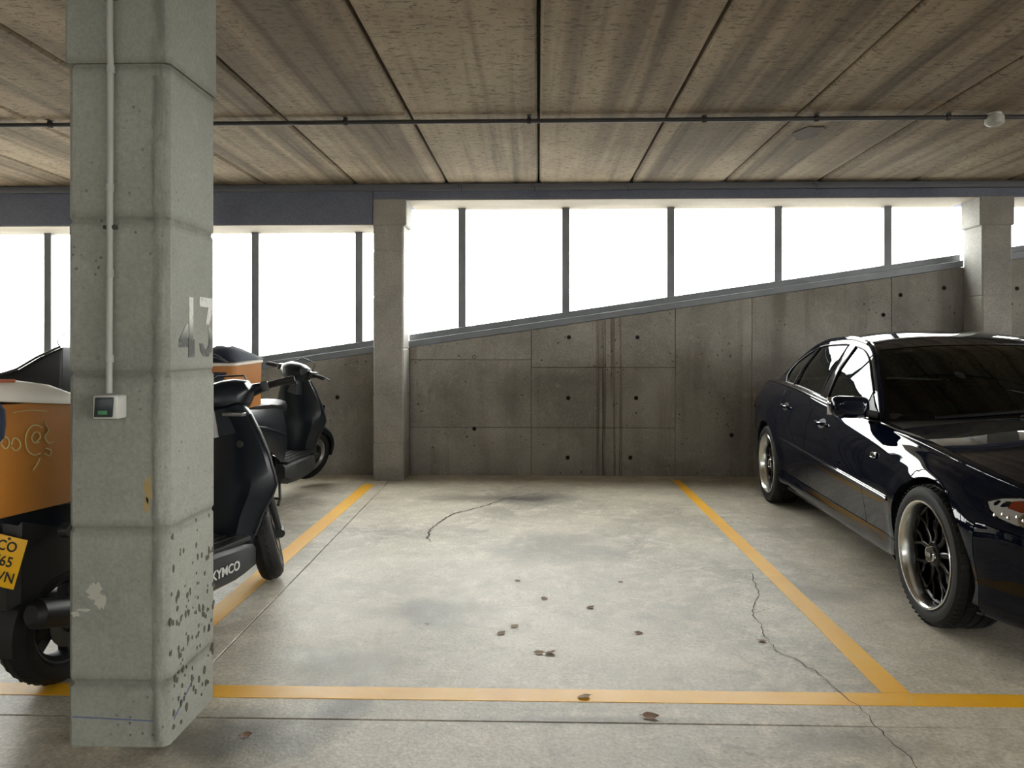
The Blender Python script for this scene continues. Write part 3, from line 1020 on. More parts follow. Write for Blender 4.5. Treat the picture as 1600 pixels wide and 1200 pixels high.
def body_panel(name, cl, sgn, mat, parent=car, both=False, groove=.002, depth=.010):
    vs, idx, fs = [], {}, []
    for s in ((1, -1) if both else (sgn,)):
        for i, j in cl:
            q = []
            for a, b in ((i, j), (i + 1, j), (i + 1, j + 1), (i, j + 1)):
                k = (a, b, s if b < NJ - 1 else 0)
                if k not in idx:
                    idx[k] = len(vs)
                    vs.append(point(a, b, s))
                q.append(idx[k])
            fs.append(tuple(q) if s == 1 else tuple(q[::-1]))
    me = bpy.data.meshes.new(name)
    me.from_pydata(vs, [], fs)
    bm = bmesh.new()
    bm.from_mesh(me)
    bmesh.ops.remove_doubles(bm, verts=bm.verts, dist=1e-5)
    bm.normal_update()
    if sum(f.normal.z for f in bm.faces if abs(f.normal.z) > .5) < 0 or sum(f.normal.x * f.calc_center_median().x for f in bm.faces) < 0:
        bmesh.ops.reverse_faces(bm, faces=bm.faces)
        bm.normal_update()
    if groove:
        r = bmesh.ops.inset_region(bm, faces=bm.faces[:], thickness=groove, depth=0, use_boundary=True, use_even_offset=True)
        bm.normal_update()
        bv = [(v, v.normal.copy()) for v in bm.verts if v.is_boundary]
        for v, n in bv:
            if abs(v.co.x) > .004:
                v.co -= n * depth
    bm.to_mesh(me)
    bm.free()
    return link(name, me, mat, parent, True, 30)
for name in ('front_wing', 'front_door', 'rear_door', 'rear_wing', 'side_skirt'):
    for s in (1, -1):
        body_panel(name, cells[name], s, M['paint_navy'])
for name in ('front_bumper', 'rear_bumper'):
    for s in (1, -1):
        body_panel('bumper_corner', cells[name], s, M['paint_navy'])
for name in ('bonnet', 'boot_lid'):
    body_panel(name, cells[name], 1, M['paint_navy'], both=True)
body_panel('scuttle', cells['scuttle'], 1, M['black_plastic'], both=True)
for s in (1, -1):
    body_panel('belt_edge', cells['belt_edge'], s, M['black_gloss'], groove=0)
# nose and tail faces
def end_cap(name, i, mat, y_off):
    ring = [(-x, YS[i], z) for x, z in SEC[i]] + [(x, YS[i], z) for x, z in SEC[i][::-1]][1:]
    n = len(ring)
    inner = [(p[0] * .96, p[1] + y_off, .5 * .04 + p[2] * .96) for p in ring]
    mb = MB().add(ring + inner, [(k, (k + 1) % n, n + (k + 1) % n, n + k) for k in range(n)] + [tuple(range(n, 2 * n))])
    return mb.build(name, mat, car, angle=50)
nose = end_cap('nose_panel', 0, M['paint_navy'], -.012)
tail = end_cap('tail_panel', len(YS) - 1, M['paint_navy'], .012)
# number plate recess, intake and twin grilles on the nose
for s in (1, -1):
    g = MB().prism([(s * .03, .47), (s * .17, .475), (s * .185, .525), (s * .165, .555), (s * .03, .555)], lambda a, b, d: (a, d, b), -2.10, -2.06).build('grille', M['chrome'], car, bevel=.006)
    for k in range(7):
        MB().box(s * (.045 + k * .018) - .003, s * (.045 + k * .018) + .003, -2.106, -2.09, .482, .545).build('grille_bar', M['black_gloss'], g)
MB().prism([(-.42, .27), (.42, .27), (.46, .34), (-.46, .34)], lambda a, b, d: (a, d, b), -2.085, -2.05).build('air_intake', M['black_plastic'], car, bevel=.008)
MB().box(-.26, .26, -2.09, -2.055, .36, .46).build('plate_mount', M['black_plastic'], car, bevel=.006)
MB().prism([(-.70, .15), (.70, .15), (.72, .20), (-.72, .20)], lambda a, b, d: (a, -1.97 + d + .10 * (abs(a) / .7) ** 2, b), -.05, .05).build('front_lip', M['black_plastic'], car, bevel=.008)

# underbody and wheel wells
MB().box(-.60, .60, -1.9, 2.2, .17, .30).build('underbody', M['black_plastic'], car)
MB().box(-.80, .80, -.98, .98, .17, .26).build('floorpan', M['black_plastic'], car)
for ay in (AF, AR):
    for s in (1, -1):
        mb = MB()
        prof = []
        for k in range(25):
            q = math.pi * (k / 24 * 1.14 - .07)
            prof.append((ay + (ARCH + .004) * math.cos(q), AZ + (ARCH + .004) * math.sin(q)))
        xo = lambda y, z: -s * (side_x(y, max(z, cZb(y) + .05)) - .009)
        mb.loft([[(xo(y, z), y, z) for y, z in prof], [(-s * .50, y, z) for y, z in prof]], closed=False, caps=False)
        n = len(prof)
        mb.add([(-s * .50, y, z) for y, z in prof] , [tuple(range(n))])
        mb.build('wheel_arch_liner', M['black_plastic'], car, angle=40)

# glasshouse
rail_x = pchip([(-.60, .738), (-.45, .690), (-.25, .632), (-.06, .578), (.12, .550), (.45, .538), (.8, .542), (1.05, .552), (1.3, .578), (1.5, .612), (1.68, .66)])
rail_z = pchip([(-.60, .824), (-.45, .945), (-.25, 1.092), (-.06, 1.212), (.12, 1.262), (.45, 1.292), (.8, 1.285), (1.05, 1.248), (1.3, 1.168), (1.5, 1.075), (1.68, .968)])
belt_x = lambda y: cWs(y) - .030
belt_z = lambda y: cZs(y) + .010
def glass_side(y, z, off=0.0):
    zb, zr = belt_z(y), rail_z(y)
    v = 0 if zr - zb < 1e-4 else min(1.0, max(0, (z - zb) / (zr - zb)))
    x = belt_x(y) + (rail_x(y) - belt_x(y)) * v + .028 * math.sin(math.pi * v) * min(1, (zr - zb) / .4)
    return x + off
def side_patch(name, outline, holes, mat, s, off=0.0, thick=.0, parent=car, step=.06):
    pts, fs = fill2d(outline, holes, step)
    vs = [(-s * glass_side(a, b, off), a, b) for a, b in pts]
    mb = MB().add(vs, fs)
    o = mb.build(name, mat, parent, angle=30)
    if thick:
        o.modifiers.new('thickness', 'SOLIDIFY').thickness = thick
    return o
IN = .040
top = lambda y: rail_z(y) - IN
bot = lambda y: belt_z(y) + .014
def span(a, b, f, n=14):
    return [(a + (b - a) * k / n, f(a + (b - a) * k / n)) for k in range(n + 1)]
w_front = span(-.34, .285, bot, 8) + [(.262, top(.262) * .5 + bot(.285) * .5), (.235, top(.235))] + span(.20, -.36, top, 14)
w_rear = span(.40, .985, bot, 8) + [(.965, top(.965) * .5 + bot(.98) * .5), (.93, top(.93))] + span(.90, .385, top, 10)[:-1] + [(.37, top(.37)), (.385, bot(.4) * .6 + top(.37) * .4)]
w_quart = span(1.03, 1.26, bot, 4) + [(1.335, bot(1.335) + .045), (1.36, bot(1.36) + .085)] + span(1.33, 1.0, top, 8)[:-1] + [(.975, top(.975)), (1.0, bot(1.0) * .5 + top(.975) * .5)]
w_sail = [(-.555, bot(-.555) + .004), (-.36, bot(-.36)), (-.365, top(-.375)), (-.46, top(-.47) + .004)]
frame_out = span(-.60, 1.68, belt_z, 40) + span(1.66, -.58, rail_z, 60)
for s in (1, -1):
    side_patch('side_frame', frame_out, [w_front, w_rear, w_quart], M['paint_navy'], s, 0, .0)
    for w in (w_front, w_rear, w_quart):
        side_patch('side_window', w, [], M['car_glass'], s, -.004, step=.09)
    side_patch('mirror_triangle', w_sail, [], M['black_plastic'], s, .004)
    pl = [(.245, top(.245)), (.29, bot(.29)), (.392, bot(.392)), (.365, top(.365))]
    side_patch('door_pillar', pl, [], M['black_gloss'], s, .003)
    for w in (w_front, w_rear, w_quart):
        MB().tube([(-s * glass_side(a, b, .003), a, b) for a, b in w + [w[0]]], .0055, 6).build('window_seal', M['black_plastic'], car)
    MB().tube([(-s * (glass_side(a, belt_z(a)) + .008), a, belt_z(a) + .006) for a in [-.56 + k * .06 for k in range(33)]], [.004] + [.0085] * 31 + [.004], 8).build('belt_moulding', M['chrome'], car)
    MB().tube([(-s * (rail_x(a) - .004), a, rail_z(a) - .004) for a in [-.60 + k * .04 for k in range(58)]], .017, 8).build('roof_rail', M['paint_navy'], car)
def roof_pt(u, t):
    w = 1 - u * u
    yf, yr = -.06 - .075 * w, 1.05 + .12 * w
    y = yf + (yr - yf) * t
    yy = -.06 + (1.11) * t
    return (u * rail_x(yy), y, rail_z(yy) + .052 * (1 - abs(u) ** 2.6) * (1 - .25 * abs(2 * t - 1) ** 3))
def screen_pt(u, t, off=0.0):
    w = 1 - u * u
    y0 = -.60 + (.54) * t
    dy = -(.225 * (1 - t) + .075 * t) * w
    dz = (.046 * (1 - t) + .039 * (1 - abs(u) ** 2.6) / max(w, 1e-6) * t if w > 1e-6 else 0) * w
    return (u * rail_x(y0), y0 + dy - off * .85, rail_z(y0) + dz + off * .5)
def rear_pt(u, t, off=0.0):
    w = 1 - u * u
    y0 = 1.05 + .63 * t
    return (u * rail_x(y0), y0 + (.12 * (1 - t) + .10 * t) * w, rail_z(y0) + .039 * w * (1 - t) + .02 * w * t + off)
def grid_patch(name, fn, u0, u1, t0, t1, nu, nt_, mat, **kw):
    vs = [fn(u0 + (u1 - u0) * a / nu, t0 + (t1 - t0) * b / nt_, **kw) for b in range(nt_ + 1) for a in range(nu + 1)]
    fs = [(b * (nu + 1) + a, b * (nu + 1) + a + 1, (b + 1) * (nu + 1) + a + 1, (b + 1) * (nu + 1) + a) for b in range(nt_) for a in range(nu)]
    return MB().add(vs, fs).build(name, mat, car, angle=30)
grid_patch('roof', roof_pt, -1, 1, 0, 1, 28, 28, M['paint_navy'])
ws = grid_patch('windscreen', screen_pt, -.965, .965, .02, .985, 24, 14, M['car_glass'])
for u0, u1, t0, t1 in ((-1, -.955, 0, 1), (.955, 1, 0, 1), (-.96, .96, .965, 1), (-.96, .96, 0, .05)):
    grid_patch('windscreen_surround', screen_pt, u0, u1, t0, t1, 2 if u1 - u0 < .5 else 24, 14 if t1 - t0 > .5 else 2, M['black_gloss'], off=.003)
grid_patch('rear_window', rear_pt, -1, 1, 0, 1, 20, 10, M['car_glass'])
a, b = Vector(screen_pt(-.80, .90)), Vector(screen_pt(-.60, .93))
st = grid_patch('sticker', screen_pt, -.82, -.66, .885, .925, 4, 1, M['sticker_grey'], off=-.006)
st['label'] = 'pale rectangular sticker inside the windscreen'
cx, ct = -.62, .13
vs = [screen_pt(cx, ct, -.006)] + [screen_pt(cx + .10 * math.cos(2 * math.pi * k / 20), ct + .075 * math.sin(2 * math.pi * k / 20), -.006) for k in range(20)]
o = MB().add(vs, [(0, 1 + k, 1 + (k + 1) % 20) for k in range(20)]).build('sticker', M['sticker_green'], car)
o['label'] = 'round green sticker low in the windscreen'
mb = MB()
mb.prism([(-.11, -.03), (.11, -.03), (.12, .03), (-.12, .03)], lambda p, q, d: (p, -.16 + d, 1.17 + q), 0, .02)
mb.build('interior_mirror', M['black_plastic'], car, bevel=.008)
for s in (1, -1):
    c0 = [screen_pt(s * .25 - .45, .012, .012), screen_pt(s * .25 - .2, .03, .012), screen_pt(s * .25 + .1, .06, .012)]
    MB().tube(c0, .008, 6).build('wiper', M['black_plastic'], car)

# cabin
MB().prism([(-.62, .80), (-.62, .87), (-.30, .865), (-.16, .80), (-.16, .55), (-.62, .55)], lambda p, q, d: (d, p, q), -.70, .70).build('dashboard', M['black_fabric'], car, bevel=.02)
stw = MB()
c0, ax = Vector((.36, -.06, .80)), Vector((0, .85, .5)).normalized()
e1 = Vector((1, 0, 0)); e2 = ax.cross(e1)
stw.tube([c0 + (e1 * math.cos(q) + e2 * math.sin(q)) * .185 for q in (2 * math.pi * k / 28 for k in range(29))], .014, 8)
stw.tube([c0 - e1 * .18, c0 + e1 * .18], .016, 6)
stw.tube([c0, c0 - e2 * .18 if e2.z > 0 else c0 + e2 * .18], .016, 6)
stw.build('steering_wheel', M['black_plastic'], car)
for x in (-.36, .36):
    seat = MB().loft([[(x - .23, .0, z0), (x + .23, .0, z0), (x + .23, .48, z0 - .03), (x - .23, .48, z0 - .03)] for z0 in (.30, .50)]).build('front_seat', M['black_fabric'], car, bevel=.04)
    MB().loft([[(x - w, y0, z0), (x + w, y0, z0), (x + w, y0 + .12, z0), (x - w, y0 + .12, z0)] for w, y0, z0 in ((.22, .42, .48), (.22, .50, .75), (.17, .56, .98))]).build('seat_back', M['black_fabric'], seat, bevel=.03)
    MB().box(x - .13, x + .13, .58, .68, 1.0, 1.15).build('headrest', M['black_fabric'], seat, bevel=.03)
MB().box(-.62, .62, .95, 1.35, .30, .52).build('rear_bench', M['black_fabric'], car, bevel=.04)
MB().loft([[(-.60, y0, z0), (.60, y0, z0), (.60, y0 + .14, z0), (-.60, y0 + .14, z0)] for y0, z0 in ((1.28, .5), (1.42, .95))]).build('rear_bench', M['black_fabric'], car, bevel=.03)
MB().box(-.62, .62, 1.40, 1.72, .93, .945).build('parcel_shelf', M['black_fabric'], car)

# trims, handles, mirrors, lamps on each flank
for s in (1, -1):
    def sx(y, z, o=0.0):
        return -s * (side_x(y, z) + o)
    def strip(name, y0, y1, zf, h, th, mat):
        n = 30
        rings = []
        for k in range(n + 1):
            y = y0 + (y1 - y0) * k / n
            z = zf(y)
            rings.append([(sx(y, z - h, -.003), y, z - h), (sx(y, z - h, th * .7), y, z - h * .7), (sx(y, z, th), y, z), (sx(y, z + h, th * .7), y, z + h * .7), (sx(y, z + h, -.003), y, z + h)])
        return MB().loft(rings).build(name, mat, car, angle=50)
    strip('rub_strip', -.98, -.645, lambda y: cZc(y) + .004, .013, .006, M['paint_navy'])
    strip('rub_strip', -.635, .355, lambda y: cZc(y) + .004, .013, .006, M['paint_navy'])
    strip('rub_strip', .365, 1.00, lambda y: cZc(y) + .004, .013, .006, M['paint_navy'])
    strip('strip_insert', -.98, 1.0, lambda y: cZc(y) + .007, .0022, .0085, M['chrome'])
    for y0, z0 in ((.10, .748), (.90, .795)):
        hd = MB()
        rings = []
        for k in range(13):
            y = y0 - .085 + .17 * k / 12
            bow = .030 * (1 - abs(2 * k / 12 - 1) ** 2.5) + .003
            z = z0 + .006 * k / 12
            w = .010 if 0 < k < 12 else .006
            rings.append([(sx(y, z, bow), y, z - w), (sx(y, z, bow + .010), y, z - w * .5), (sx(y, z, bow + .010), y, z + w * .6), (sx(y, z, bow), y, z + w), (sx(y, z, bow - .008), y, z)])
        hd.loft(rings)
        h_ = hd.build('door_handle', M['paint_navy'], car, angle=50)
        mb = MB()
        ring = [(sx(y0 + .065 * math.cos(q), z0 + .030 * math.sin(q), .0015), y0 + .065 * math.cos(q), z0 + .030 * math.sin(q)) for q in (2 * math.pi * k / 18 for k in range(18))]
        mb.add(ring, [tuple(range(18))]).build('handle_recess', M['black_plastic'], h_)
    # wing repeater lamp and badge
    rp = []
    for y0, y1, z0, z1 in ((-.80, -.735, .655, .680),):
        pts = [(y0, z0 + .006), (y0 + .01, z0), (y1 - .004, z0), (y1, z0 + .012), (y1 - .01, z1), (y0 + .006, z1)]
        mb = MB().prism(pts, lambda a, b, d: (sx(a, b, d), a, b), -.002, .008)
        rl_ = mb.build('side_repeater', M['black_gloss'], car, bevel=.003)
        MB().tube([(sx(a, b, .008), a, b) for a, b in pts + [pts[0]]], .0022, 6).build('repeater_rim', M['chrome'], rl_)
    # door mirror
    mr = MB()
    rings = []
    for k, (f, w, hh) in enumerate(((0, .60, .60), (.018, .86, .84), (.05, 1, 1), (.085, .97, .96), (.11, .9, .9))):
        y = -.535 + f
        cz = .895
        ring = []
        for q in (2 * math.pi * i / 24 for i in range(24)):
            cq, sq = math.cos(q), math.sin(q)
            ex = math.copysign(abs(cq) ** .45, cq) * .104 * w
            ez = math.copysign(abs(sq) ** .5, sq) * .062 * hh
            ring.append((-s * (.865 + ex), y, cz + ez + .10 * ex * .3))
        rings.append(ring)
    mr.loft(rings)
    mo = mr.build('door_mirror', M['paint_navy'], car, angle=40)
    MB().prism([(.793, .840), (.975, .848), (.972, .945), (.805, .945)], lambda a, b, d: (-s * a, d, b), -.426, -.422).build('mirror_glass', M['chrome'], mo, bevel=.001)
    MB().loft([[(-s * .735, -.54, .832), (-s * .735, -.44, .832), (-s * .735, -.44, .875), (-s * .735, -.54, .875)], [(-s * .81, -.515, .850), (-s * .81, -.45, .850), (-s * .81, -.45, .885), (-s * .81, -.515, .885)]]).build('mirror_arm', M['black_plastic'], mo, bevel=.008)
    # headlamp
    out = [(-1.715, 0.616), (-1.75, 0.636), (-1.80, 0.647), (-1.87, 0.649), (-1.93, 0.640), (-1.985, 0.616), (-2.005, 0.590), (-2.0, 0.563), (-1.95, 0.550), (-1.87, 0.550), (-1.80, 0.564), (-1.745, 0.590)]
    def lamp(poly, off, name, mat, parent=None, step=.03):
        pts, fs = fill2d(poly, (), step)
        mb = MB().add([(sx(a, b, off), a, b) for a, b in pts], fs)
        return mb.build(name, mat, parent or car, angle=40)
    def shrink(poly, k):
        cx_, cz_ = sum(p[0] for p in poly) / len(poly), sum(p[1] for p in poly) / len(poly)
        return [(cx_ + (a - cx_) * k, cz_ + (b - cz_) * k) for a, b in poly]
    hl = lamp(out, .0025, 'headlight', M['black_gloss'])
    lamp(shrink(out, .93), .004, 'reflector', M['reflector'], hl)
    amb = [(-1.795, 0.630), (-1.83, 0.640), (-1.875, 0.640), (-1.885, 0.610), (-1.86, 0.598), (-1.81, 0.606)]
    lamp(amb, .006, 'indicator', M['amber'], hl)
    for (cy, cz, rr) in ((-1.90, .585, .034), (-1.962, .583, .026)):
        ring = [(sx(cy, cz, .008 + (.010 if k == 0 else 0)), cy, cz) for k in (0,)]
        pr = [(cy + rr * math.cos(q), cz + rr * math.sin(q)) for q in (2 * math.pi * k / 18 for k in range(18))]
        lamp(pr, .008, 'projector_ring', M['chrome'], hl)
        lamp(shrink(pr, .72), .012, 'projector_lens', M['lens'], hl)
    r5 = random.Random(7)
    mb = MB()
    for k in range(7):
        cy, cz = -1.79 - k * .024, .574 + (k % 2) * .008
        mb.lathe([(.0005, -.006), (.007, -.002), (.008, .003), (.0005, .006)], 8, 'x', (sx(cy, cz, .011), cy, cz))
    mb.build('reflector_facets', M['chrome'], hl)['kind'] = 'stuff'
    lamp(out, .017, 'lens', M['lens'], hl)
    # front fog lamp hollow and rear lamp
    fg = [(-1.90, .33), (-1.97, .34), (-1.99, .30), (-1.97, .26), (-1.90, .265)]
    lamp(fg, .003, 'fog_lamp', M['black_gloss'])
    rl = [(1.93, .80), (2.15, .83), (2.30, .80), (2.33, .72), (2.28, .66), (2.1, .665), (1.95, .72)]
    lamp(rl, .003, 'tail_light', M['red_lens'])

# wheels
def wheel(ay, s, steer=0.0):
    xf = -s * .862
    w = empty('wheel', (xf, ay, AZ), 0, car)
    sg = -s                       # outward direction along x
    def X(h): return sg * h
    # heights are measured outward from the rim face
    ty = MB()
    prof = [(.231, -.005), (.246, .002), (.266, .006), (.284, .001), (.297, -.012), (.304, -.026)]
    for g0 in (-.040, -.085, -.125, -.170):
        prof += [(.307, g0 + .006), (.3005, g0 + .004), (.3005, g0 - .004), (.307, g0 - .006)]
    prof += [(.304, -.196), (.295, -.212), (.270, -.222), (.235, -.215)]
    ty.lathe([(r, X(h)) for r, h in prof], 56, 'x')
    ty.f = [f for f in ty.f if len(f) < 10]
    tyre = ty.build('tyre', M['rubber'], w, angle=28)
    tr = MB()
    for k in range(64):
        q = 2 * math.pi * k / 64
        for (h0, h1, sh) in ((-.034, -.006, .02), (-.079, -.046, .03), (-.164, -.131, -.03)):
            pts = []
            for dq, rr in ((-.010, .3055), (.010, .3055), (.010, .3085), (-.010, .3085)):
                pass
            a, b = q, q + sh
            ring = []
            for hh, qq in ((h0, a), (h1, b)):
                c_ = [(rr, qq + dq) for dq, rr in ((-.022, .300), (-.022, .3088 if hh < -.01 else .303), (.022, .3088 if hh < -.01 else .303), (.022, .300))]
                ring.append([(X(hh), rr * math.cos(t), rr * math.sin(t)) for rr, t in c_])
            tr.loft(ring)
    tb = tr.build('tread_blocks', M['rubber'], w, smooth=False)
    tb['kind'] = 'stuff'
    rim = MB()
    prof = [(.2225, -.004), (.2285, .004), (.2345, .006), (.2365, .002), (.2365, -.012), (.229, -.016), (.226, -.062), (.2155, -.060), (.2185, -.012)]
    rim.lathe([(r, X(h)) for r, h in prof], 64, 'x', closed=True)
    MB().lathe([(r, X(h)) for r, h in ((.2155, -.0605), (.206, -.066), (.203, -.075), (.206, -.15), (.222, -.205), (.2365, -.205), (.2305, -.19), (.229, -.062))], 64, 'x', closed=True).build('barrel', M['spoke_black'], w, angle=25)
    rim.build('rim', M['polished'], w, angle=25)
    for k in range(9):
        q0 = 2 * math.pi * k / 9 + .17
        sp = MB()
        def bar(r0, q_0, r1, q_1, w0, w1, h0, h1, th=.022):
            rings = []
            for t in (0, .5, 1):
                r_, qq = r0 + (r1 - r0) * t, q_0 + (q_1 - q_0) * t
                hh = h0 + (h1 - h0) * t - .006 * math.sin(math.pi * t)
                ww = w0 + (w1 - w0) * t
                c_, s_ = math.cos(qq), math.sin(qq)
                ctr = Vector((0, r_ * c_, r_ * s_)); tn = Vector((0, -s_, c_))
                rings.append([tuple(ctr + tn * (e * ww) + Vector((X(hh + d), 0, 0))) for e, d in ((-1, -th), (-1, -.004), (-.55, 0), (.55, 0), (1, -.004), (1, -th))])
            sp.loft(rings)
        bar(.038, q0, .120, q0, .0135, .0105, -.040, -.052)
        bar(.112, q0, .209, q0 - .175, .0078, .0078, -.051, -.058)
        bar(.112, q0, .209, q0 + .175, .0078, .0078, -.051, -.058)
        sp.build('spoke', M['spoke_black'], w, angle=40)
    hb = MB()
    hb.lathe([(r, X(h)) for r, h in ((.058, -.075), (.058, -.046), (.052, -.040), (.036, -.036), (.034, -.030), (.030, -.022), (.0005, -.021))], 32, 'x')
    hb.build('hub', M['spoke_black'], w, angle=30)
    MB().lathe([(r, X(h)) for r, h in ((.036, -.036), (.0365, -.028), (.033, -.0215), (.0315, -.0235))], 32, 'x').build('hub_ring', M['chrome'], w, angle=30)
    text('hub_lettering', 'BBS', .026, (X(-.0195), 0, 0), (0, s, 0), (0, 0, 1), M['badge'], w, depth=.002, bold=.0006)
    MB().lathe([(r, X(h)) for r, h in ((.155, -.105), (.158, -.103), (.158, -.088), (.155, -.086), (.075, -.086), (.07, -.078), (.0005, -.078))], 40, 'x').build('brake_disc', M['disc'], w, angle=30)
    w.rotation_euler = (R(11 * (ay > 0)), 0, steer)
    return w
for ay in (AF, AR):
    for s in (1, -1):
        wheel(ay, s, R(1.5) if ay == AF else 0)

# ------------------------------------------------------------------ scooters
# local axes: front toward +x, left toward +y, tyres on z = 0
WR, FAX, RAX = .228, .62, -.65
def ring_lr(half):
    """mirror a half section (y >= 0, first and last on or near the centre) into a closed ring"""
    return half + [(x, -y, z) for x, y, z in half[::-1] if abs(y) > 1e-6]

def scooter_wheel(name, ax, width, parent, mtx, spokes=5, rim='alloy_grey'):
    w = empty(name, (0, 0, 0), 0, parent)
    w.matrix_local = mtx @ Matrix.Translation((ax, 0, WR))
    h = width / 2
    mb = MB()
    prof = [(.152, -h * .72), (.165, -h * .95), (.185, -h), (.205, -h * .9), (.219, -h * .66), (.2265, -h * .32), (.223, -h * .29), (.2235, -h * .23), (.228, -h * .2), (.228, h * .2), (.2235, h * .23), (.223, h * .29), (.2265, h * .32), (.219, h * .66), (.205, h * .9), (.185, h), (.165, h * .95), (.152, h * .72)]
    mb.lathe(prof, 40, 'y', closed=True)
    mb.build('tyre', M['rubber'], w, angle=30)
    rb = MB()
    for k in range(36):
        q = 2 * math.pi * k / 36
        for s in (1, -1):
            rings = []
            for yy, dq, rr in ((s * h * .22, 0, .2285), (s * h * .62, .09, .2195)):
                rings.append([(r_ * math.cos(q + dq + e), yy, r_ * math.sin(q + dq + e)) for e, r_ in ((-.035, rr - .006), (-.035, rr + .0022), (.035, rr + .0022), (.035, rr - .006))])
            rb.loft(rings)
    rb.build('tread_blocks', M['rubber'], w, smooth=False)['kind'] = 'stuff'
    mb = MB()
    mb.lathe([(.154, -h * .74), (.157, -h * .70), (.140, -h * .5), (.136, 0), (.140, h * .5), (.157, h * .70), (.154, h * .74), (.146, h * .70), (.130, h * .4), (.126, 0), (.130, -h * .4), (.146, -h * .70)], 40, 'y', closed=True)
    for k in range(spokes):
        q = 2 * math.pi * k / spokes
        c, s = math.cos(q), math.sin(q)
        rings = []
        for r_, ww, tt in ((.03, .022, .028), (.08, .016, .020), (.134, .022, .024)):
            rings.append([(r_ * c - e * ww * s, d * tt, r_ * s + e * ww * c) for e, d in ((-1, -1), (1, -1), (1, 1), (-1, 1))])
        mb.loft(rings)
    mb.lathe([(.0005, -.045), (.035, -.045), (.04, -.035), (.04, .035), (.035, .045), (.0005, .045)], 20, 'y')
    mb.build('wheel_rim', M[rim], w, angle=30)['kind'] = 'stuff'
    MB().lathe([(.045, -.058), (.095, -.058), (.095, -.054), (.045, -.054)], 28, 'y', closed=True).build('brake_disc', M['disc'], w)
    return w

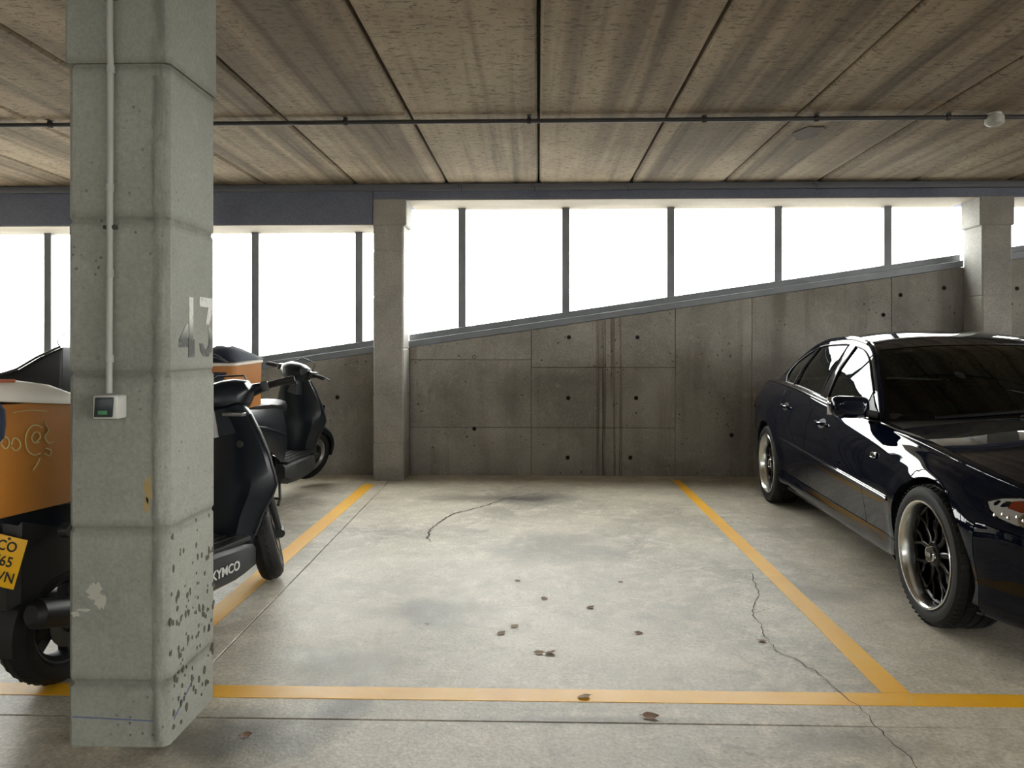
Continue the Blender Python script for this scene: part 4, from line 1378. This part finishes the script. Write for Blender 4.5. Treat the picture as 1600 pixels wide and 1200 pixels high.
def make_scooter(loc, heading, steer, fairing, label, group, pitch=0.0, lift=0.0, lean=0.0, rear_rim='alloy_grey'):
    rz = math.atan2(heading[1], heading[0])
    root = empty('motor_scooter', loc, rz)
    root.rotation_euler = (lean, -pitch, rz)
    root.location.z = lift
    tag(root, label, 'scooter', group)
    F, G = M[fairing], M['scooter_grey']
    # steering group
    rake = R(24)
    top, axis = Vector((.36, 0, .92)), Vector((-math.sin(rake), 0, math.cos(rake)))
    S = Matrix.Translation(top) @ Matrix.Rotation(steer, 4, axis) @ Matrix.Translation(-top)
    scooter_wheel('front_wheel', FAX, .118, root, S)
    fk = MB(S)
    for s in (1, -1):
        fk.tube([(.485, s * .075, .56), (.555, s * .078, .40), (FAX, s * .080, WR)], [.019, .019, .016], 10)
        fk.tube([(FAX - .02, s * .080, WR - .01), (FAX + .025, s * .080, WR + .01)], .026, 10)
    fk.box(.44, .52, -.09, .09, .53, .575)
    f_ = fk.build('front_fork', G, root, bevel=0)
    f_['kind'] = 'stuff'
    fe = MB(S)
    rings = []
    for k in range(17):
        q = R(-8 + 150 * k / 16)
        sh = 1 - .35 * max(0, (k - 12) / 4) - .25 * max(0, (3 - k) / 3)
        rr = WR + .022 + .012 * math.sin(math.pi * k / 16)
        rings.append([(FAX + r_ * math.cos(q), y, WR + r_ * math.sin(q)) for y, r_ in ((-.078 * sh, rr - .05), (-.072 * sh, rr - .008), (-.03 * sh, rr + .012), (.03 * sh, rr + .012), (.072 * sh, rr - .008), (.078 * sh, rr - .05), (.06 * sh, rr - .02), (0, rr - .006), (-.06 * sh, rr - .02))])
    fe.loft(rings)
    fe.build('front_mudguard', F, root, angle=45)
    rf = MB(S).box(.555, .585, -.095, -.088, .40, .435)
    rf.build('side_reflector', M['amber'], root, bevel=.003)
    ho = MB(S).tube([Vector((.45, .09, .62)), Vector((.50, .125, .50)), Vector((.585, .135, .40)), Vector((.61, .11, .30)), Vector((.60, .095, .25))], .006, 6)
    ho.build('brake_hose', M['cable'], root)
    MB(S).box(.555, .62, .075, .115, .265, .325).build('brake_caliper', G, root, bevel=.008)
    # handlebar with cowl
    hc = MB(S)
    sec = []
    for x, w, z0, z1 in ((.455, .05, .93, .99), (.44, .10, .915, 1.015), (.39, .14, .905, 1.05), (.33, .145, .92, 1.065), (.27, .12, .93, 1.05), (.245, .07, .94, 1.02)):
        zm = (z0 + z1) / 2
        sec.append(ring_lr([(x, 0, z0), (x, w * .7, z0 + .005), (x, w, zm - .01), (x, w * .86, zm + (z1 - zm) * .6), (x, w * .4, z1 - .004), (x, 0, z1)]))
    hc.loft(sec)
    hc.tube([(.36, -.13, .985), (.345, -.20, .99)], [.032, .022], 10)
    hc.tube([(.36, .13, .985), (.345, .20, .99)], [.032, .022], 10)
    hc.loft([ring_lr([(.47 - .16 * 0, 0, .80), (.47, .085, .80), (.34, .10, .80), (.30, .07, .80), (.30, 0, .80)]), ring_lr([(.44, 0, .93), (.43, .07, .93), (.34, .08, .93), (.29, .06, .93), (.29, 0, .93)])])
    cowl = hc.build('handlebar_cowl', F, root, angle=40)
    cowl['kind'] = 'stuff'
    MB(S).prism([(-.07, .945), (.07, .945), (.09, .985), (.045, 1.015), (-.045, 1.015), (-.09, .985)], lambda a, b, d: (.440 + d + (.985 - b) * .25, a, b), 0, .018).build('headlamp', M['lens'], root, bevel=.004)
    for s in (1, -1):
        MB(S).tube([(.345, s * .195, .99), (.335, s * .25, .992), (.32, s * .325, .992), (.318, s * .338, .992)], [.016, .0175, .0175, .013], 10).build('handlebar_grip', M['rubber'], root)
        MB(S).tube([(.37, s * .185, .985), (.40, s * .20, .985), (.405, s * .26, .982), (.385, s * .345, .972)], [.007, .0065, .006, .007], 8).build('brake_lever', M['scooter_grey'], root)
        MB(S).box(.315, .385, s * .19 - .018, s * .19 + .018, .965, 1.015).build('switch_pod', G, root, bevel=.006)
    MB(S).tube([(.40, -.12, 1.0), (.45, -.10, 1.07), (.42, .02, 1.095), (.40, .10, 1.05)], .005, 6).build('control_cable', M['cable'], root)
    # apron: lofted upward, widest at hip height, narrow at the foot
    ap = MB()
    sec = []
    for z, w, xf, xs, xb in ((.13, .085, .425, .36, .30), (.20, .11, .445, .38, .30), (.30, .125, .47, .40, .30), (.40, .155, .52, .42, .31), (.50, .205, .575, .435, .33), (.55, .222, .60, .44, .34), (.60, .215, .60, .43, .345), (.70, .195, .57, .41, .345), (.80, .165, .525, .385, .33), (.90, .125, .475, .36, .31), (.945, .09, .44, .35, .30)):
        sec.append(ring_lr([(xf, 0, z), (xf - .012, w * .30, z), (xf - (xf - xs) * .45, w * .72, z), (xs + .012, w * .97, z), (xs - .012, w, z), (xs - .035, w * .95, z), (xb, w * .62, z), (xb - .02, 0, z)]))
    ap.loft(sec)
    apr = ap.build('leg_shield', F, root, angle=28)
    for s in (1, -1):
        MB().loft([[(x + .006, s * y * k, z + dz) for k, dz in ((.92, -.02), (1.0, -.03), (1.02, .02), (.9, .03))] for x, y, z in ((.545, .10, .63), (.500, .165, .645), (.445, .205, .66))]).build('front_indicator', M['black_gloss'], apr, bevel=.004)
        tb = MB().tube([(xs - .01, s * (w + .002), z) for z, w, xs in ((.30, .125, .40), (.40, .155, .42), (.50, .205, .435), (.55, .222, .44), (.60, .215, .43), (.70, .195, .41), (.80, .165, .385), (.90, .125, .36))], .007, 8)
        tb.build('shield_edging', G, apr)
    # belly pan and floorboard
    be = MB()
    sec = []
    for x, w, z0, z1 in ((.43, .10, .15, .235), (.37, .145, .125, .26), (.25, .165, .115, .285), (.05, .175, .115, .30), (-.15, .175, .13, .30), (-.25, .15, .17, .30)):
        sec.append([(x, -w * .7, z0), (x, w * .7, z0), (x, w, z0 + .035), (x, w, z1 - .02), (x, w * .9, z1), (x, -w * .9, z1), (x, -w, z1 - .02), (x, -w, z0 + .035)])
    be.loft(sec)
    belly = be.build('belly_pan', G, root, angle=40)
    MB().prism([(-.22, -.16), (.30, -.165), (.34, -.10), (.34, .10), (.30, .165), (-.22, .16)], lambda a, b, d: (a, b, d), .296, .318).build('floorboard', M['black_plastic'], root, bevel=.006)
    for k in range(5):
        MB().box(-.18, .26, -.10 + k * .05 - .008, -.10 + k * .05 + .008, .316, .322).build('foot_rib', M['rubber'], root, bevel=.002)
    # seat base and tail
    bd = MB()
    sec = []
    for x, w, z0, z1 in ((-.12, .10, .30, .60), (-.16, .135, .30, .70), (-.24, .155, .32, .745), (-.40, .17, .42, .765), (-.60, .175, .50, .775), (-.80, .155, .58, .80), (-.95, .115, .65, .815), (-1.05, .06, .71, .815)):
        sec.append(ring_lr([(x, 0, z0), (x, w * .75, z0), (x, w, z0 + (z1 - z0) * .35), (x, w * .97, z0 + (z1 - z0) * .7), (x, w * .78, z1), (x, 0, z1)]))
    bd.loft(sec)
    body = bd.build('rear_fairing', F, root, angle=40)
    for s in (1, -1):
        MB().tube([(x, s * w, z) for x, w, z in ((-.20, .150, .52), (-.40, .176, .585), (-.62, .181, .645), (-.85, .148, .70), (-1.0, .09, .745))], .008, 8).build('fairing_crease', F, body)
    se = MB()
    sec = []
    for x, w, z0, z1 in ((-.05, .06, .70, .755), (-.10, .115, .70, .795), (-.22, .14, .735, .812), (-.36, .150, .755, .812), (-.46, .155, .765, .835), (-.62, .145, .775, .845), (-.74, .12, .785, .835), (-.79, .06, .79, .815)):
        sec.append(ring_lr([(x, 0, z0), (x, w * .9, z0), (x, w, z0 + (z1 - z0) * .45), (x, w * .85, z0 + (z1 - z0) * .85), (x, w * .45, z1 - .002), (x, 0, z1)]))
    se.loft(sec)
    se.build('seat', M['vinyl'], root, angle=50)
    scooter_wheel('rear_wheel', RAX, .13, root, Matrix.Identity(4), rim=rear_rim)
    en = MB()
    en.loft([ring_lr([(x, 0, z0), (x, .06, z0), (x, .085, (z0 + z1) / 2), (x, .05, z1), (x, 0, z1)]) for x, z0, z1 in ((-.18, .20, .36), (-.32, .16, .38), (-.48, .22, .36))])
    en.loft([[(x, .075, z0), (x, .135, z0), (x, .135, z1), (x, .075, z1)] for x, z0, z1 in ((-.25, .17, .31), (-.45, .15, .30), (-.68, .16, .30), (-.76, .20, .27))])
    e_ = en.build('engine', G, root, bevel=.012)
    e_['kind'] = 'stuff'
    MB().tube([(-.36, -.08, .16), (-.44, -.12, .15), (-.50, -.135, .20), (-.62, -.14, .27), (-.88, -.14, .33), (-.90, -.14, .335)], [.018, .022, .045, .052, .050, .03], 14).build('exhaust', M['black_plastic'], root)
    for s in (1, -1):
        MB().tube([(-.66, s * .115, .26), (-.60, s * .125, .46), (-.58, s * .125, .58)], [.016, .026, .022], 10).build('shock_absorber', G, root)
    hug = MB()
    rings = []
    for k in range(15):
        q = R(60 + 130 * k / 14)
        rr = WR + .03
        rings.append([(RAX + r_ * math.cos(q), y, WR + r_ * math.sin(q)) for y, r_ in ((-.085, rr - .04), (-.075, rr + .004), (0, rr + .012), (.075, rr + .004), (.085, rr - .04), (0, rr - .004))])
    hug.loft(rings)
    hug.build('rear_mudguard', M['black_plastic'], root, angle=40)
    MB().loft([[(-1.03, -.07, .74), (-1.03, .07, .74), (-1.0, .10, .80), (-1.0, -.10, .80)], [(-1.065, -.05, .75), (-1.065, .05, .75), (-1.06, .075, .80), (-1.06, -.075, .80)]]).build('tail_lamp', M['red_lens'], body, bevel=.006)
    for s in (1, -1):
        MB().loft([[(-.99 + dx, s * (.11 + dy), .735 + a), (-.99 + dx, s * (.11 + dy), .775 + b), (-.94 + dx, s * (.12 + dy), .775 + b), (-.94 + dx, s * (.12 + dy), .735 + a)] for dx, dy, a, b in ((0, 0, 0, 0), (-.02, .07, .008, -.008))]).build('rear_indicator', M['amber'], body, bevel=.006)
    # rack
    rk = MB()
    for s in (1, -1):
        rk.tube([(-.74, s * .13, .82), (-.85, s * .15, .84), (-1.10, s * .15, .845)], .010, 8)
    rk.tube([(-1.10, -.155, .845), (-1.10, .155, .845)], .010, 8)
    rk.tube([(-.92, -.15, .845), (-.92, .15, .845)], .010, 8)
    rk.build('luggage_rack', M['black_plastic'], root)['kind'] = 'stuff'
    # stands
    st = MB()
    for s in (1, -1):
        st.tube([(-.22, s * .09, .17), (-.31, s * .135, .05), (-.36, s * .14, .012 - (0 if pitch == 0 else .0))], .011, 8)
    st.tube([(-.31, -.135, .05), (-.31, .135, .05)], .009, 8)
    st.build('centre_stand', M['clip'], root)['kind'] = 'stuff'
    return root, belly

def delivery_box(root, cx, cz, lx, wy, h, body_mat, lid_mat, lid_h=.06, tilt=0.0, taper=.96):
    def rr(x, y, r, n=5):
        pts = []
        for sx_, sy_, a0 in ((1, 1, 0), (-1, 1, 90), (-1, -1, 180), (1, -1, 270)):
            for k in range(n):
                q = R(a0 + 90 * k / (n - 1))
                pts.append((cx + sx_ * (x / 2 - r) + r * math.cos(q), sy_ * (y / 2 - r) + r * math.sin(q)))
        return pts
    def ring(k, z, r):
        return [(a, b, z) for a, b in rr(lx * k, wy * k, r)]
    mb = MB().loft([ring(taper - .03, cz, .03), ring(taper, cz + .012, .035), ring(.99, cz + h * .9, .04), ring(1.0, cz + h, .04)])
    b = mb.build('delivery_box', M[body_mat], root, angle=40)
    lid = MB()
    def lring(k, z, r):
        return [(a, y_, z + tilt * (a - cx)) for a, y_ in rr(lx * k, wy * k, r)]
    lid.loft([lring(1.0, cz + h, .04), lring(1.035, cz + h + .002, .045), lring(1.035, cz + h + .018, .045), lring(.98, cz + h + lid_h * .55, .06), lring(.80, cz + h + lid_h * .88, .09), lring(.5, cz + h + lid_h, .08)])
    l = lid.build('box_lid', M[lid_mat], b, angle=35)
    return b, l

# delivery scooter behind the near column: box and rear wheel left of it, front end right of it
hx, hy = Vector((.231, .973)).normalized()
ax = Vector((-1.475, 4.02))
r1, belly = make_scooter((ax.x - FAX * hx, ax.y - FAX * hy, 0), (hx, hy), R(34), 'navy_plastic', 'scooter half hidden behind the column stencilled 43, chalk-scrawled ochre box and yellow plate', 'parked delivery scooters', rear_rim='scooter_grey')
bx, bl = delivery_box(r1, -.965, .69, .42, .40, .355, 'orange_box_dark', 'lid_white', .075, tilt=-.10)
def scrawl(pts, r=.0022):
    P = catmull([(a, -.1995 if b > .9 else -.1985, b) for a, b in pts], 5)
    MB().tube(P, r, 5).build('chalk_scribble', M['chalk'], bx)
scrawl([(-1.094, .936), (-1.086, .951), (-1.073, .941), (-1.073, .921), (-1.086, .915), (-1.094, .932)])
scrawl([(-1.06, .928), (-1.051, .945), (-1.035, .937), (-1.033, .917), (-1.046, .908), (-1.06, .924)])
scrawl([(-1.024, .918), (-1.015, .937), (-.997, .928), (-.992, .908), (-1.008, .897), (-1.024, .911)])
scrawl([(-.911, .961), (-.94, .972), (-.964, .958), (-.973, .926), (-.964, .892), (-.94, .874), (-.916, .877)])
scrawl([(-.921, .916), (-.94, .914), (-.95, .931), (-.94, .947), (-.923, .945), (-.918, .928), (-.933, .917)])
scrawl([(-.901, .977), (-.886, .95), (-.901, .93), (-.886, .907), (-.866, .909)])
scrawl([(-.896, .891), (-.876, .88), (-.881, .864), (-.901, .875)])
scrawl([(-.945, .825), (-.93, .841), (-.918, .861)])
scrawl([(-1.019, 1.018), (-.954, 1.021), (-.891, 1.012)], .0014)
MB().tube([(-1.155, .12, 1.125), (-1.165, -.05, 1.125), (-1.13, -.165, 1.122), (-1.0, -.185, 1.118)], .006, 6).build('lid_rim_cord', M['red_plastic'], bl)
MB().loft([[(x, -w, z0), (x, w, z0), (x, w * 1.05, z1), (x, -w * 1.05, z1)] for x, w, z0, z1 in ((-.25, .15, .24, .66), (-.45, .155, .36, .68), (-.62, .15, .455, .685), (-.80, .125, .42, .685), (-.90, .10, .36, .68), (-.925, .07, .34, .66))]).build('undertail', M['black_plastic'], r1, bevel=.015)
# yellow plate on its bracket behind the rear wheel
pc = Vector((-.955, -.088, .525))
tilt = R(17)
px_ = Vector((.38, -math.cos(tilt), -math.sin(tilt)))
py_ = Vector((.10, -math.sin(tilt), math.cos(tilt))).normalized()
Mp = frame_mtx(pc, px_, py_)
pl = MB(Mp).box(-.056, .056, -.084, .084, -.0015, .0015)
plate = pl.build('number_plate', M['plate_yellow'], r1, bevel=.006, seg=2)
for row, zz in (('CO', .050), ('765', 0.0), ('RWN', -.050)):
    me = text_mesh(row, .047, .002, .0006, 1.04, .86)
    me.transform(Mp @ Matrix.Translation((.0, zz, .0022)))
    link('plate_lettering', me, M['plate_text'], plate, smooth=False)
MB(Mp).lathe([(.0005, .004), (.005, .003), (.005, .0015)], 10, 'z', (0, .076, 0)).build('plate_screw', M['clip'], plate)
MB().tube([(-.88, -.03, .66), (-.93, -.035, .63), (-.945, -.04, .58), (-.945, -.04, .50)], .012, 8).build('plate_bracket', M['black_plastic'], r1)
MB().lathe([(.0005, -.02), (.018, -.02), (.024, -.008), (.024, .012), (.016, .016), (.0005, .016)], 18, 'y', (-.788, -.170, .592)).build('lamp_socket', M['scooter_grey'], r1)
MB().box(-.95, -.925, .0, .06, .60, .645).build('bracket_tab', M['white_plastic'], r1, bevel=.004)
bag = MB()
bag.loft([[(-1.072 + .022 * k * math.sin(q), -.198 - .026 * k * math.cos(q), z) for q in (math.pi * (i / 7 - .5) for i in range(8))] for z, k in ((.93, .3), (.945, .8), (.985, 1), (1.03, .9), (1.05, .4))])
bag.build('strap_pouch', M['blue_cloth'], bx, angle=50)
lt = text_mesh('KYMCO', .060, .003, .0012, 1.0, 1.0)
a0, a1 = Vector((-.02, -.1765, .205)), Vector((.21, -.1735, .205))
lt.transform(frame_mtx((a0 + a1) / 2 + Vector((-.005, -.002, 0)), a1 - a0, (0, .0, 1)))
link('belly_lettering', lt, M['letter_white'], belly, smooth=False)
MB().lathe([(.0005, .0), (.017, .0), (.019, .006), (.012, .010), (.0005, .011)], 16, 'x', (.322, -.085, .755)).build('ignition_lock', M['scooter_grey'], r1)
MB().box(.262, .300, -.14, -.03, .895, .913).build('cowl_strip', M['alloy_grey'], r1, bevel=.003)

# scooter on its stand against the wall, orange box and blue cloth behind the seat
hx, hy = Vector((.10, .995)).normalized()
ax = Vector((-2.03, 6.80))
pit = R(2.6)
r3_, _ = make_scooter((ax.x - FAX * hx, ax.y - FAX * hy, 0), (hx, hy), R(-24), 'navy_plastic', 'dark scooter facing the wall with a pinkish orange box and blue cloth behind its seat', 'parked delivery scooters', pitch=pit, lift=.030)
b3, l3 = delivery_box(r3_, -.95, .83, .42, .46, .30, 'orange_box', 'lid_white', .05)
cl_ = MB()
rings = []
rr3 = random.Random(6)
for k in range(11):
    t = k / 10
    y = -.235 + .40 * t
    hh = .10 * math.sin(math.pi * min(1, t * 1.05)) ** .7
    ring = []
    for q in (math.pi * i / 10 for i in range(11)):
        w_ = 1 + .06 * rr3.uniform(-1, 1)
        ring.append((-.95 - .22 * math.cos(q) * w_, y, 1.155 + hh * math.sin(q) * w_))
    rings.append(ring)
cl_.loft(rings)
clo = cl_.build("cloth_bundle", M["blue_cloth"], r3_, angle=60)

MB().prism([(-.18, 1.09), (-.07, 1.09), (-.125, .98)], lambda a, b, d: (d, a, b), -1.172, -1.163).build('cloth_corner', M['blue_cloth'], b3, bevel=.002)
for k in range(2):
    MB().tube([(-1.175, -.20 + .38 * t, 1.15 + .085 * math.sin(math.pi * t) * (.55 + .35 * k) + .004) for t in [i / 12 for i in range(13)]], .004, 6).build('cloth_piping', M['sticker_grey'], clo)

# black scooter farthest left with a sloping black case
hx, hy = Vector((.02, 1.0)).normalized()
r4_, _ = make_scooter((-3.38, 6.10, 0), (hx, hy), R(8), 'scooter_black', 'black scooter farthest from the car, sloping black case showing left of the column stencilled 43', 'parked delivery scooters')
mb = MB()
mb.prism([(.26, .86), (-.27, .86), (-.28, 1.235), (-.12, 1.165), (.02, 1.085), (.10, 1.06), (.27, 1.02)], lambda a, b, d: (d, a, b), -1.15, -.76)
cs = mb.build('top_case', M['scooter_black'], r4_, bevel=.02, seg=3)
MB().tube([(-1.152, .24, 1.028), (-1.152, .10, 1.062), (-1.155, .02, 1.087), (-1.155, -.12, 1.167), (-1.155, -.275, 1.235)], .008, 8).build('case_edging', M['scooter_grey'], cs)
MB().tube([(-1.0, -.19, 1.18), (-1.0, -.15, 1.27), (-1.0, -.21, 1.33)], .004, 6).build('antenna_wire', M['cable'], cs)
